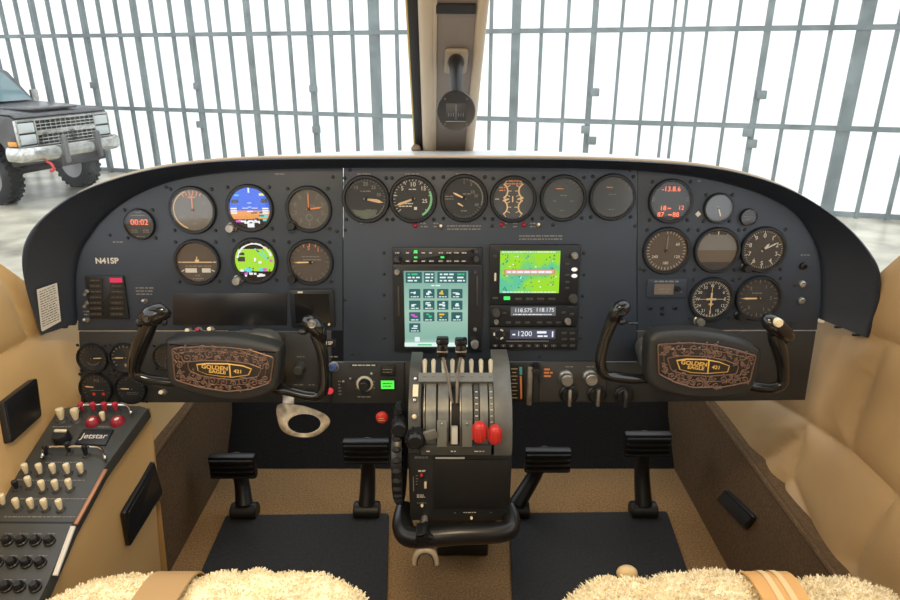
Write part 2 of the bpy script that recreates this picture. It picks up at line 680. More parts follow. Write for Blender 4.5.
B().tube(spline([(0.99, -0.72, 0.70), (1.08, -0.72, 0.66), (1.1, -0.72, 0.58), (1.03, -0.72, 0.55)], 4), 0.022, 8).build('tow_hook', red_m, truck)


def wheel():
    b = B()
    b.lathe([(0.24, -0.14), (0.36, -0.155), (0.405, -0.13), (0.42, -0.09), (0.42, 0.09), (0.405, 0.13), (0.36, 0.155), (0.24, 0.14)], 40)
    for i in range(26):
        a = 2 * PI * i / 26
        for s_ in (-1, 1):
            b.box((0, 0, 0), (0.03, 0.052, 0.1), 0.006, Matrix.Rotation(a + s_ * 0.06, 4, 'Z') @ T3((0.42, 0, s_ * 0.085)))
    t = b.build('tire', tire_m)
    r = B()
    r.lathe([(0.0, 0.10), (0.07, 0.10), (0.09, 0.05), (0.19, 0.04), (0.23, 0.13), (0.25, 0.14), (0.25, -0.14), (0, -0.1)], 28)
    r.build('rim', rim_m, t)
    return t


w0 = wheel()
first = True
for x, y in ((0, -0.84), (0, 0.84), (-2.70, -0.84), (-2.70, 0.84)):
    t = w0 if first else copy_tree(w0)
    first = False
    t.parent = truck
    t.matrix_local = T3((x, y, 0.42)) @ Matrix.Rotation(PI / 2 if y < 0 else -PI / 2, 4, 'X')
    t.name = 'wheel'

# ============================================================ the cockpit shell
ZF = PED_Z
ZC = CAM.z


def wall_profile(z):
    """half width of the cabin at height z above the sight line's start"""
    return float(np.interp(z, [-1.0, -0.75, -0.5, -0.27, -0.20], [0.60, 0.606, 0.672, 0.725, 0.725]))


B().box((0, 0.45, ZF - 0.02), (1.26, 2.9, 0.04)).build('floor', carpet_m)['kind'] = 'structure'


def seams_right():
    L = []
    for pts in ([(760, 395), (792, 413), (847, 451), (900, 505)], [(803, 418), (796, 445), (786, 477), (770, 493), (750, 470)],
                [(865, 378), (853, 410), (847, 451)], [(890, 497), (868, 530), (850, 562)], [(786, 477), (806, 520), (822, 560)],
                [(866, 335), (900, 348)], [(884, 342), (872, 365), (853, 420)], [(735, 470), (770, 455), (790, 440)], [(705, 412), (720, 430), (745, 460)]):
        q = []
        for px, py in pts:
            x = 0.65
            for _ in range(4):
                p = atX(px, py, x)
                x = wall_profile(p.z - ZC)
            q.append((p.y, p.z))
        L.append(q)
    return L


def seams_left():
    L = []
    for pts in ([(0, 358), (35, 339), (74, 321)], [(0, 262), (20, 300), (33, 338)]):
        q = []
        for px, py in pts:
            x = -0.65
            for _ in range(4):
                p = atX(px, py, x)
                x = -wall_profile(p.z - ZC)
            q.append((p.y, p.z))
        L.append(q)
    return L


def seg_dist(Y, Z, lines):
    d = np.full(Y.shape, 9.0)
    for L in lines:
        for (y0, z0), (y1, z1) in zip(L[:-1], L[1:]):
            ex, ez = y1 - y0, z1 - z0
            t = np.clip(((Y - y0) * ex + (Z - z0) * ez) / (ex * ex + ez * ez + 1e-9), 0, 1)
            d = np.minimum(d, np.hypot(Y - y0 - t * ex, Z - z0 - t * ez))
    return d


def side_wall(sg, lines, name):
    ys = np.linspace(-1.0, 1.75, 330)
    top = np.interp(ys, [-1.0, 0.98, 1.10, 1.75], [-0.285, -0.285, -0.46, -0.52])     # the sill drops away under the windscreen
    fr = np.linspace(0, 1, 120)
    Y = np.repeat(ys[None, :], 120, 0)
    Z = -0.75 + (top[None, :] + 0.75) * fr[:, None]
    d = seg_dist(Y, Z + ZC, lines)
    puff = 0.012 * (1 - np.exp(-d / 0.02))
    rows = []
    for i in range(120):
        row = []
        for j in range(len(ys)):
            nz = noise.noise(Vector((ys[j] * 5 + Z[i, j] * 5, Z[i, j] * 7 - ys[j] * 2, sg * 3.0))) * 0.008
            x = wall_profile(Z[i, j]) + 0.010 - puff[i, j] - nz
            row.append((sg * x, ys[j], ZC + Z[i, j]))
        rows.append(row)
    # over the sill and down the outside
    for dx, z in ((0.02, 0.012), (0.05, 0.012), (0.06, -0.02)):
        rows.append([(sg * (wall_profile(t) + dx), y, ZC + t + z) for y, t in zip(ys, top)])
    rows.append([(sg * 0.76, y, ZC - 1.0) for y in ys])
    return structure(B().loft(rows).build(name, leather_m if sg > 0 else beige_m))


side_wall(1, seams_right(), 'wall_right')
side_wall(-1, seams_left(), 'wall_left')
for sg, nm in ((1, 'baseboard_right'), (-1, 'baseboard_left')):
    rows = [[(sg * 0.580, y, ZF) for y in (-1.0, 1.75)], [(sg * 0.585, y, ZF + 0.15) for y in (-1.0, 1.75)], [(sg * 0.590, y, ZF + 0.256) for y in (-1.0, 1.75)], [(sg * 0.64, y, ZF + 0.262) for y in (-1.0, 1.75)]]
    structure(B().loft(rows).build(nm, browncarpet_m))
    structure(B().tube([(sg * 0.591, -1.0, ZF + 0.254), (sg * 0.591, 1.75, ZF + 0.254)], 0.006, 8).build('trim_1' if sg > 0 else 'trim_2', browncarpet_m))

toe_m = mat('toe_board_carpet', (0.018, 0.017, 0.017), 0.95, spec=0.1, var=(200, 0.25))
fire_m = mat('firewall_dark', (0.012, 0.012, 0.013), 0.7)
b = B().loft([[(-0.6, 1.42, ZF + 0.001), (0.6, 1.42, ZF + 0.001)], [(-0.6, 1.52, ZF + 0.10), (0.6, 1.52, ZF + 0.10)], [(-0.6, 1.64, ZF + 0.36), (0.6, 1.64, ZF + 0.36)]])
structure(b.build('trim_3', toe_m))
structure(B().box((0, 1.77, ZF + 0.25), (1.5, 0.03, 0.54)).build('wall_front', fire_m))
# roof of the cabin behind the windscreen
structure(B().loft([[(x, y, ZC + 0.36 - 0.10 * (x / 0.7) ** 4) for x in np.linspace(-0.7, 0.7, 15)] for y in (0.72, 0.3, -0.3, -1.0)]).build('ceiling', mat('headliner', (0.55, 0.47, 0.36), 0.9)))

structure(B().box((0, -1.0, ZF + 0.62), (1.5, 0.03, 1.4)).build('wall_back', mat('bulkhead_grey', (0.42, 0.42, 0.42), 0.8)))
for sg, nm in ((1, 'wall_right_upper'), (-1, 'wall_left_upper')):
    structure(B().box((sg * 0.735, -0.78, ZC + 0.0), (0.03, 0.42, 0.60)).build(nm, mat('bulkhead_grey', (0.42, 0.42, 0.42), 0.8)))
    structure(B().box((sg * 0.72, -0.14, ZC + 0.26), (0.03, 1.7, 0.12)).build('trim_5' if sg > 0 else 'trim_6', mat('headliner', (0.55, 0.47, 0.36), 0.9)))
# windscreen: two curved panes meeting at the centre post
wg = glass('windscreen_glass', 0.03, 0.01, 0.035)


def pane(sg, name):
    rows = []
    for i in range(13):
        t = i / 12
        row = []
        for j in range(19):
            q = j / 18
            xb, yb, zb = 0.05 + 0.69 * q, 1.46 - 0.50 * q ** 2.2, -0.215 - 0.07 * q
            xt, yt, zt = 0.05 + 0.62 * q, 0.80 - 0.32 * q ** 2, 0.345 - 0.09 * q ** 2
            k = 0.05 * math.sin(PI * t)
            row.append((sg * (xb + (xt - xb) * t + k * q), yb + (yt - yb) * t + k * 0.5, ZC + zb + (zt - zb) * t + k))
        rows.append(row)
    return structure(B().loft(rows).build(name, wg))


pane(-1, 'window_1')
pane(1, 'window_2')

# centre post, from the deck up to the roof
A0, A1 = Vector((-0.007, 1.47, ZC - 0.225)), Vector((0.032, 0.74, ZC + 0.375))
ax = (A1 - A0).normalized()
pr = Vector((1, 0, 0))
pn = pr.cross(ax).normalized()          # out of the post towards the seats
if pn.y > 0:
    pn = -pn
POST = Matrix((pr, ax, pn)).transposed().to_4x4()
POST = T3(A0) @ POST
Lp = (A1 - A0).length
b = B()
b.prism(rrect(0.10, Lp, 0.005, 2, (0, Lp / 2)), -0.03, 0.004, 0.003)
post = structure(b.build('trim_4', post_m, M=None))
post.matrix_world = POST
for x0, x1, rr in ((-0.040, -0.040, 0.0125), (0.047, 0.049, 0.009)):
    B().tube([(x0, 0, 0.004), (x1, Lp, 0.004)], rr, 12, sq=(1, 1)).build('piping', roll_m, post)
B().tube([(-0.030, 0, 0.004), (-0.026, Lp, 0.004)], 0.006, 10).build('piping', roll_m, post)
B().box((-0.060, Lp / 2, -0.014), (0.018, Lp, 0.03), 0.004).build('rubber_seal', rubber_m, post)
B().box((-0.0705, Lp / 2, -0.012), (0.003, Lp, 0.02)).build('seal_edge', mat('yellow_sealant', (0.55, 0.42, 0.12), 0.6), post)
B().box((0.006, 0.47, 0.006), (0.062, 0.018, 0.006), 0.001).build('clamp_band', rubber_m, post)
b = B()
for i in range(7):
    b.ball((-0.062 + random.uniform(-.006, .01), 0.015 + i * 0.011, 0.006 + random.uniform(0, .008)), 0.011, (1, .8, .7), 8)
b.build('crumpled_tape', mat('brown_tape', (0.20, 0.14, 0.09), 0.7), post)

# ============================================================ instrument panel
def PX(pts, h=0):
    return [tuple(PAN.uv(x, y, h)) for x, y in pts]


PM = T3(PAN.O) @ PAN.rot
panel = thing('instrument_panel', 'wide dark grey instrument panel across the cockpit with round gauges and radios set into it', 'instrument panel', PM)


def plate(name, pts, m, z0=-0.006, z1=0.0, bev=0.0003, r=0):
    q = PX(pts)
    if r:
        q = rpoly(q, r)
    return B().prism(q, z0, z1, bev).build(name, m, panel)


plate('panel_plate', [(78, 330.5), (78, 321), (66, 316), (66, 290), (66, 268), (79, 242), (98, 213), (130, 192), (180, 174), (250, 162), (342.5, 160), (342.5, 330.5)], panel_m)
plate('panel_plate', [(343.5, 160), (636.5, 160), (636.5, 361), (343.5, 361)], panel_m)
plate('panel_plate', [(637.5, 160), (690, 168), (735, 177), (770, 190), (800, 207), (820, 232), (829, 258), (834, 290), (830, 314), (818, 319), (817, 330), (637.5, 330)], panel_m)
plate('lower_plate', [(79, 332), (331, 332), (331, 402.5), (81, 402.5)], lower_m)
plate('lower_plate', [(332.5, 362.5), (404, 362.5), (404, 402.5), (332.5, 402.5)], lower_m, z1=0.003)
plate('lower_plate', [(508, 362.5), (605, 362.5), (605, 402.5), (508, 402.5)], lower_m)
plate('lower_plate', [(637.5, 331.5), (816, 331.5), (805, 400), (606.5, 402.5), (606.5, 362.5), (637.5, 362.5)], lower_m)
plate('lower_plate', [(404, 362), (508, 362), (508, 402), (404, 402)], lower_m, z1=-0.002)
plate('sub_plate', [(539, 364), (544, 361), (606, 361.5), (606, 401), (539, 401)], dark_m, 0, 0.003, 0.001)
plate('sub_plate', [(286, 333), (318, 333), (318, 388), (286, 388)], dark_m, 0, 0.003, 0.001)
plate('blank_cover', [(173, 293), (287, 293), (287, 325), (173, 325)], mat('dark_cover', (0.012, 0.013, 0.016), 0.3), 0, 0.0015, 0.0006)


def onp(px, py, h=0):
    q = PAN.uv(px, py, h)
    return q.x, q.y


for px, py in ((166, 187), (100, 285), (110, 235), (333, 177), (331, 300), (337, 231), (345, 230), (345, 300), (352, 354), (384, 253), (384, 274), (384, 295), (384, 318), (384, 338), (492, 226), (553, 225), (584, 253), (584, 275), (583, 296), (582, 317), (581, 338),
               (635, 226), (640, 269), (350, 170), (630, 170), (650, 328), (792, 322), (540, 357), (795, 285), (816, 243), (823, 268)):
    x, y = onp(px, py)
    B().lathe([(0, 0.0018), (0.0012, 0.0018), (0.0022, 0.0012), (0.0028, 0)], 10, T3((x, y, 0))).build('screw', bezel_m, panel)

# ink on the panel
L = B()
x, y = onp(107, 261)
L.text('N41SP', x, y, 0.0135, 0.0004, 0, 0.03, sx=1.05)
L.build('registration_lettering', white_m, panel)
for px, py, wd, rows in ((280, 174, 10, 1), (364, 174, 14, 1), (413, 174, 16, 1), (464, 174, 16, 1), (541, 237.5, 44, 2), (464, 227.5, 34, 2), (424, 225, 7, 2), (436, 225, 5, 2), (365, 223, 10, 1), (386, 211, 4, 1), (390, 193, 3, 2),
                         (504, 225, 6, 2), (516, 225, 6, 2), (533, 225, 6, 2), (668, 182, 16, 1), (145, 291, 18, 3), (88, 313, 8, 2), (805, 255, 9, 1), (700, 181, 5, 1), (118, 242, 10, 1)):
    x, y = onp(px, py)
    k = PAN.mm(px, py)
    L = B()
    L.dashes(x, y, wd * k, rows, 3.2 * k, 1.2 * k, 0.0004)
    L.build('caption', dim_m, panel)


def toggle(px, py, m, parent, r=0.0022, ln=0.012, lean=-0.35, name='toggle_switch', pl=PAN, org=None, base=True):
    """a bat switch standing out of its board, thrown up or down"""
    o = pl.uv(px, py) - (pl.uv(*org) if org else (Vector((0, 0)) if pl is PAN else pl.uv(0, 0)))
    b = B()
    d = Vector((0, lean, 1)).normalized()
    p0 = Vector((o.x, o.y, 0.003))
    b.tube([p0, p0 + d * ln * 0.6, p0 + d * ln * 0.92, p0 + d * ln], [r * 0.75, r * 1.15, r * 1.1, r * 0.5], 10)
    t = b.build(name, m, parent)
    if base:
        B().lathe([(0, 0.0045), (r * 1.3, 0.0045), (r * 1.7, 0.003), (r * 1.9, 0)], 6, T3((o.x, o.y, 0))).build('switch_nut', steel_m, t)
    return t


for px, py, m in ((190, 331, ivory_m), (200, 330, maroon_m), (212, 329.5, ivory_m), (164, 392, ivory_m)):
    toggle(px, py, m, panel, 0.0034, 0.012, 0.5)
for px, py in ((88, 291), (88, 303), (88, 320)):
    toggle(px, py, steel_m, panel, 0.0025, 0.011, -0.4 if py < 310 else 0.4)
toggle(441, 226.5, ivory_m, panel, 0.002, 0.008, 0.4)
toggle(538, 225, ivory_m, panel, 0.002, 0.008, 0.4)
toggle(146, 301, steel_m, panel, 0.0024, 0.010, 0.4)
toggle(344, 381, steel_m, panel, 0.0016, 0.008, 0.4)
toggle(372, 373, steel_m, panel, 0.0016, 0.008, 0.4)
toggle(351, 378, steel_m, panel, 0.0016, 0.008, 0.4)
for px, py, m in ((415.5, 225.5, maroon_m), (502, 224.5, maroon_m), (524, 224.5, maroon_m)):
    x, y = onp(px, py)
    B().lathe([(0, 0.004), (0.0022, 0.004), (0.0034, 0.002), (0.0042, 0)], 14, T3((x, y, 0))).build('warning_lamp', m, panel)
for px, py in ((650, 308), (662, 308), (675, 308), (662, 314)):
    x, y = onp(px, py)
    B().lathe([(0, 0.0006), (0.0018, 0.0006), (0.0024, 0.0022), (0.0038 if px != 662 else 0.003, 0.0016), (0.0045 if px != 662 else 0.0036, 0)], 14, T3((x, y, 0))).build('jack', black_m, panel)
for px, py in ((802, 284), (801, 300.5), (803, 266)):
    x, y = onp(px, py)
    B().lathe([(0, 0.0015), (0.0025, 0.0015), (0.0035, 0.005), (0.0055, 0.004), (0.0065, 0)], 16, T3((x, y, 0))).build('headset_jack' if py > 270 else 'dimmer_jack', steel_m if py > 270 else black_m, panel)
x, y = onp(698, 214)
B().slab(x, y, 0.007, 0.007, 0, 0.001, PI / 4).build('diamond_marker', white_m, panel)
# black name plate peeping past the yoke
x, y = onp(326, 343)
B().slab(x, y, 0.035, 0.013, 0, 0.001, 0, 0.0003).build('name_plate', bezel_m, panel)
B().text('N41SP', x, y, 0.0085, 0.0013, 0, 0.02).build('name_plate_lettering', white_m, panel)
# strip above the centre switch plate
x, y = onp(364, 364.5)
B().slab(x, y, 0.046, 0.0055, 0, 0.0035).build('caption_strip', bezel_m, panel)
B().dashes(x, y, 0.040, 1, 1, 0.0022, 0.0037).build('caption_strip_lettering', white_m, panel)


def knob(px, py, r, ln, m, parent=panel, name='knob', pointer=None, z=0.003, collar=None, skirt=1.25):
    x, y = onp(px, py)
    b = B()
    b.lathe([(0, ln), (r * 0.86, ln), (r, ln - r * 0.15), (r, ln * 0.45), (r * skirt, ln * 0.3), (r * skirt, 0), (0, 0)], 22, T3((x, y, z)))
    k = b.build(name, m, parent)
    if pointer:
        B().box((x, y - r * 0.15, z + ln + r * 0.22), (r * 0.42, r * 2.3, r * 0.7), r * 0.12).build('pointer', pointer, k)
    if collar:
        B().lathe([(r * skirt, 0.001), (r * skirt, 0.002), (r * 1.7, 0.0016), (r * 1.7, 0)], 24, T3((x, y, z))).build('collar', collar, k)
    return k


knob(365, 383, 0.0085, 0.018, black_m, collar=white_m)
knob(334, 366, 0.0055, 0.009, mat('blue_lens', (0.05, 0.10, 0.30), 0.2), name='blue_lamp', collar=steel_m)
knob(330.5, 390, 0.0045, 0.007, glow('red_lamp_glow', (0.9, 0.05, 0.06), 0.7), name='red_lamp')
knob(301, 366, 0.008, 0.022, dark_m)
knob(565, 376, 0.0105, 0.022, steel_m)
knob(589, 375.5, 0.0105, 0.022, steel_m)
knob(568, 393, 0.0135, 0.010, black_m, name='selector_knob', pointer=steel_m)
knob(596, 393, 0.0135, 0.010, black_m, name='selector_knob', pointer=steel_m)
knob(623, 394, 0.0135, 0.010, black_m, name='selector_knob', pointer=dark_m)
knob(535, 366, 0.006, 0.03, black_m)
# lit green annunciator below its dark twin
for py, m, nm in ((369, screen_m, 'dark_annunciator'), (383, glow('annunciator_green', (0.10, 0.95, 0.08), 0.95), 'green_annunciator')):
    x, y = onp(388, py)
    a = B().slab(x, y, 0.026, 0.0185, 0.003, 0.008, 0, 0.001).build(nm, bezel_m, panel)
    B().slab(x, y, 0.023, 0.0155, 0.008, 0.0086).build('lens', m, a)
    t = B()
    t.dashes(x, y, 0.016, 2, 0.005, 0.0016, 0.0089)
    t.build('legend', dim_m if py < 375 else mat('legend_dark', (0.01, 0.12, 0.01), 0.5), a)
for px, py, wd, rw in ((365, 376, 8, 1), (357, 384, 2, 3), (374, 384, 2, 3), (365, 396, 14, 1), (334, 356, 8, 1), (340, 387, 3, 5), (301, 356, 8, 1), (299, 384, 10, 1), (312, 384, 6, 1), (570, 366, 10, 1), (590, 366, 8, 1)):
    x, y = onp(px, py)
    k = PAN.mm(px, py)
    t = B()
    t.dashes(x, y, wd * k, rw, 3.4 * k, 1.3 * k, 0.0036)
    t.build('caption', dim_m, panel)
# orange caption of the heater plate
x, y = onp(548, 372)
t = B()
for i in range(3):
    t.dashes(x, y + (1 - i) * 0.0062, 0.015, 1, 1, 0.0034, 0.0036)
t.build('heater_lettering', orange_m, panel)
# trim indicator strip with its flat grey lever
q = B().prism(PX([(509, 365), (523, 365), (524, 400), (510, 400)]), 0, 0.004, 0.001).build('indicator_strip', black_m, panel)
t = B()
for i in range(9):
    x, y = onp(514, 368 + i * 3.6)
    t.rect(x, y, 0.007 if i % 2 else 0.011, 0.0012, 0.0044)
t.build('scale_marks', cream_m, q)
B().flat(PX([(519.5, 375), (521.5, 375), (522, 398), (520, 398)]), 0.0044).build('orange_arc', orange_m, q)
B().flat(PX([(519, 366), (522, 366), (522, 374), (519.5, 374)]), 0.0044).build('cyan_arc', mat('cyan_ink', (0.1, 0.42, 0.45), 0.6), q)
x0, y0 = onp(529, 363)
x1, y1 = onp(529, 401)
B().box((x0, (y0 + y1) / 2, 0.018), (0.009, y0 - y1, 0.006), 0.002).build('flap_lever', steel_m, panel)

# ------------------------------------------------------------ glareshield
OUT = [(41, 335), (33, 312), (26, 288), (22, 265), (24, 245), (33, 228), (50, 211), (75, 194), (110, 180), (150, 169.5), (195, 163), (250, 159.5), (330, 158.5), (450, 158.5), (560, 159), (640, 161.5), (700, 166), (745, 174), (785, 187), (820, 206), (850, 229), (870, 252), (880, 272), (880, 295), (876, 318), (868, 338)]
INN = [(77, 323), (76, 310), (75, 290), (76, 270), (80, 252), (88, 238), (100, 222), (118, 206), (142, 192), (172, 181), (210, 174), (258, 170), (335, 168), (450, 167.5), (560, 168), (635, 170.5), (690, 176), (733, 185), (768, 197), (795, 213), (812, 236), (820, 258), (822, 280), (822, 300), (821, 312), (820, 319)]
HL = 0.040
po = [tuple(PAN.uv(x, y, HL)) for x, y in OUT]
pi_ = [tuple(PAN.uv(x, y, 0.002)) for x, y in INN]
po = [Vector(p[:2]) for p in spline([(*p, 0) for p in po], 5)]
pi_ = [Vector(p[:2]) for p in spline([(*p, 0) for p in pi_], 5)]
hood = thing('glareshield', 'black padded glareshield arching over the instrument panel and down both its ends', 'glareshield', PM)
rows, deck_rows, trim_pts = [], [], []
PMi = PM.inverted()
for o, i in zip(po, pi_):
    d = o - i
    rows.append([(i.x, i.y, 0.0008), (i.x, i.y, 0.003), (i.x + d.x * 0.08, i.y + d.y * 0.08, 0.008), (i.x + d.x * 0.5, i.y + d.y * 0.5, 0.024), (i.x + d.x * 0.86, i.y + d.y * 0.86, HL * 0.95),
                 (i.x + d.x * 0.95, i.y + d.y * 0.95, HL * 1.04), (o.x, o.y, HL), (o.x + d.x * 0.02, o.y + d.y * 0.02, HL * 0.7), (o.x, o.y, HL * 0.3), (o.x - d.x * 0.1, o.y - d.y * 0.1, -0.01)])
b = B().loft(rows)
n0 = len(rows[0])
b.f.append(tuple(range(n0)))
b.f.append(tuple((len(rows) - 1) * n0 + j for j in range(n0))[::-1])
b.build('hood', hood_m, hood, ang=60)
for o, r_ in zip(po, rows):
    w0_ = PM @ Vector(r_[8])
    k = abs(w0_.x) / 0.72
    dk = [w0_]
    end = Vector((w0_.x * 1.0, 1.45 - 0.42 * min(k, 1.0) ** 2.5, min(ZC - 0.194, w0_.z - 0.01 - 0.02 * k)))
    for t in (0.33, 0.66, 1.0):
        p = w0_.lerp(end, t)
        dk.append(p)
    deck_rows.append([PMi @ p for p in dk])
sel = [r_ for r_, o in zip(deck_rows, po) if (PM @ Vector((*o, HL))).z > ZC - 0.40]
B().loft(sel).build('deck', deck_m, hood, ang=60)
tp = [Vector((o.x + 0.001 * (1 if o.x > 0 else -1), o.y + 0.001, HL * 0.42)) for o in po]
sel = [p for p in tp if (PM @ p).z > ZC - 0.33]
B().tube(sel, 0.0028, 8).build('edge_piping', mat('tan_piping', (0.42, 0.34, 0.24), 0.6), hood)
# torn ends
for px, py, h in ((72, 324, 0.006), (64, 327, 0.014), (856, 335, 0.034), (838, 327, 0.016)):
    q = PAN.uv(px, py, h)
    B().box((q.x, q.y, h), (0.012, 0.004, 0.006), 0.0015).build('ragged_hem', rubber_m, hood)

# white placard on the pilot's end of the glareshield
cs = []
for px, py in ((36.7, 289.7), (57, 283), (61, 321), (41.5, 332)):
    f_ = (76.0 - px) / (76 - (26 if py < 300 else 34))
    hh = float(np.interp(f_, [0, 0.08, 0.5, 0.86, 0.95], [0.003, 0.008, 0.024, 0.038, 0.0416]))
    cs.append(PAN.pt(px, py, hh + 0.004))
c0 = sum(cs, Vector()) / 4
ex = (cs[1] - cs[0] + cs[2] - cs[3]).normalized()
ey = (cs[0] - cs[3] + cs[1] - cs[2]).normalized()
ez = ex.cross(ey).normalized()
ey = ez.cross(ex)
PLM = T3(c0) @ Matrix((ex, ey, ez)).transposed().to_4x4()
pl = thing('placard', 'small white printed placard on the black pilot-side end of the glareshield', 'placard', PLM)
q = [PLM.inverted() @ c for c in cs]
B().prism([(p.x, p.y) for p in q], -0.001, 0.0005).build('paper', mat('placard_white', (0.55, 0.54, 0.50), 0.5), pl)
t = B()
for i in range(15):
    f_ = 0.06 + 0.06 * i
    a_, b_ = q[0].lerp(q[3], f_), q[1].lerp(q[2], f_)
    m_ = (a_ + b_) / 2
    t.dashes(m_.x, m_.y, (b_ - a_).x * 0.82, 1, 1, 0.0014, 0.0008)
t.build('print', mat('placard_ink', (0.10, 0.10, 0.10), 0.6), pl)

# ------------------------------------------------------------ round gauges
def gauge(name, label, px, py, r, face=face_m, ticks=(), nums=(), ink=white_m, needles=(), knob_at=None, gl=lens_m, extra=None, caps=(), bez=1.17, ndl=cream_m, screws=True, cat='gauge', hub=True):
    M = PAN.frame(px, py, 0.0005)
    k = PAN.mm(px, py)
    r_ = r * k
    g = thing(name, label, cat, M)
    B().lathe([(r_ * bez, 0), (r_ * bez, 0.003), (r_ * (bez - 0.05), 0.0062), (r_ * 1.03, 0.0062), (r_, 0.0045), (r_, 0.0008)], 44).build('bezel', bezel_m, g)
    B().lathe([(0, 0.001), (r_ * 1.01, 0.001)][::-1], 40).build('dial_face', face, g)
    m = B()
    for a0, a1, n, ln, wd in ticks:
        for i in range(n):
            a = a0 + (a1 - a0) * i / max(n - 1, 1)
            m.tick(a, r_ * (0.95 - ln), r_ * 0.95, r_ * wd, 0.0014)
    for s_, a, rr, sz in nums:
        m.text(s_, r_ * rr * math.sin(R(a)), r_ * rr * math.cos(R(a)), r_ * sz, 0.0014, 0, 0.01)
    for x, y, wd, rw in caps:
        m.dashes(x * r_, y * r_, wd * r_, rw, 0.13 * r_, 0.05 * r_, 0.0014)
    if m.v:
        m.build('markings', ink, g)
    if extra:
        extra(g, r_)
    for nd in needles:
        a, ln, wd = nd[:3]
        tail = nd[3] if len(nd) > 3 else 0.12
        cx, cy = nd[4] if len(nd) > 4 else (0, 0)
        b = B()
        b.prism([(-wd * r_ * 0.6, -tail * r_), (wd * r_ * 0.6, -tail * r_), (wd * r_, ln * r_ * 0.75), (0, ln * r_), (-wd * r_, ln * r_ * 0.75)], 0, 0.0006, 0, T3((cx * r_, cy * r_, 0.0022)) @ Matrix.Rotation(-R(a), 4, 'Z'))
        b.build('needle', nd[5] if len(nd) > 5 else ndl, g)
    if needles and hub:
        B().lathe([(0, 0.0036), (r_ * 0.07, 0.0036), (r_ * 0.09, 0.002)], 14).build('hub', black_m, g)
    if gl:
        B().lathe([(0, 0.0052), (r_ * 1.02, 0.0052)][::-1], 36).build('glass', gl, g)
    if screws:
        for a in (45, 135, 225, 315):
            x, y = r_ * 1.42 * math.sin(R(a)), r_ * 1.42 * math.cos(R(a))
            B().lathe([(0, 0.0016), (0.0018, 0.0016), (0.003, 0)], 9, T3((x, y, 0))).build('screw', bezel_m, g)
    if knob_at:
        x, y = knob_at[0] * r_, knob_at[1] * r_
        B().lathe([(0, 0.016), (0.006, 0.016), (0.007, 0.014), (0.007, 0.003), (0.0085, 0.002), (0.0085, 0)], 18, T3((x, y, 0))).build('setting_knob', knob_at[2] if len(knob_at) > 2 else black_m, g)
    return g


def ex_text(items, z=0.0017):
    def f(g, r):
        for m, lst in items:
            b = B()
            for it in lst:
                if it[0] == 't':
                    b.text(it[1], it[2] * r, it[3] * r, it[4] * r, z, 0, it[5] if len(it) > 5 else 0.01)
                elif it[0] == 'r':
                    b.rect(it[1] * r, it[2] * r, it[3] * r, it[4] * r, z, it[5] if len(it) > 5 else 0)
                elif it[0] == 'a':
                    b.arc(it[1] * r, it[2] * r, it[3], it[4], z - 0.0001)
                elif it[0] == 'o':
                    b.arc((it[3] - it[4]) * r, it[3] * r, 0, 360, z, 20)
                    for q in range(len(b.v) - 42, len(b.v)):
                        v = b.v[q]
                        b.v[q] = (v[0] + it[1] * r, v[1] + it[2] * r, v[2])
                elif it[0] == 'p':
                    b.flat([(x * r, y * r) for x, y in it[1]], z + 0.0001)
                elif it[0] == 'd':
                    b.dashes(it[1] * r, it[2] * r, it[3] * r, it[4], 0.14 * r, 0.055 * r, z)
                elif it[0] == 'l':
                    for q in it[1:]:
                        b.tick(q[0], q[1] * r, q[2] * r, q[3] * r, z)
            b.build('lettering' if lst[0][0] in 'td' else 'marking', m, g)
    return f


red_led = glow('red_led', (1.0, 0.17, 0.06), 1.7)
nine = [(str(i), i * 36, 0.70, 0.30) for i in range(10)]
# pilot's side
gauge('digital_clock', 'small round gauge with an orange-red digital readout high on the panel above the registration letters', 140, 224, 14, nums=(), screws=True, bez=1.12, cat='clock',
      extra=ex_text([(red_led, [('t', '00:02', 0, 0.12, 0.58, 0.0)]), (dim_m, [('d', 0, 0.62, 1.0, 1), ('d', 0, 0.84, 0.4, 1), ('d', -0.42, -0.5, 0.5, 2), ('d', 0.42, -0.5, 0.5, 2), ('d', 0, -0.88, 0.6, 1)])]))
gauge('airspeed_indicator', 'grey-faced airspeed gauge left of the blue-lit display, needle pointing straight up', 193, 210, 20.5, facewarm_m, ticks=((0, 330, 34, 0.10, 0.025),), ink=dim_m,
      nums=[('60', 60, 0.66, 0.22), ('100', 120, 0.66, 0.2), ('140', 180, 0.66, 0.2), ('180', 240, 0.66, 0.2)], needles=((2, 0.85, 0.035),), ndl=orange_m, gl=refl_m,
      extra=ex_text([(orange_m, [('l', (-30, 0.72, 0.95, 0.05), (-18, 0.72, 0.95, 0.05), (-6, 0.7, 0.95, 0.05), (6, 0.7, 0.95, 0.05), (18, 0.72, 0.95, 0.05), (30, 0.78, 0.95, 0.05)), ('r', 0, 0.62, 0.36, 0.07)]), (cream_m, [('a', 0.90, 0.95, -160, -20)])]))
gauge('turn_coordinator', 'brown-faced turn coordinator with pale aircraft symbol, lowest left of the six flight instruments', 197.5, 262, 20, facebrown_m, ticks=((240, 270, 2, 0.16, 0.05), (90, 120, 2, 0.16, 0.05)), screws=True,
      extra=ex_text([(cream_m, [('r', 0, 0.0, 1.5, 0.05), ('r', 0, 0.05, 0.2, 0.16), ('r', 0, 0.18, 0.05, 0.2)]), (white_m, [('r', -0.34, -0.42, 0.58, 0.22), ('r', 0.42, -0.42, 0.44, 0.22)]),
                     (dim_m, [('d', 0.05, -0.2, 1.3, 1), ('d', 0, -0.68, 0.3, 1), ('d', 0, -0.84, 0.6, 1)]), (face_m, [('r', -0.03, -0.42, 0.02, 0.24), ('r', 0.2, -0.42, 0.02, 0.24)])]))
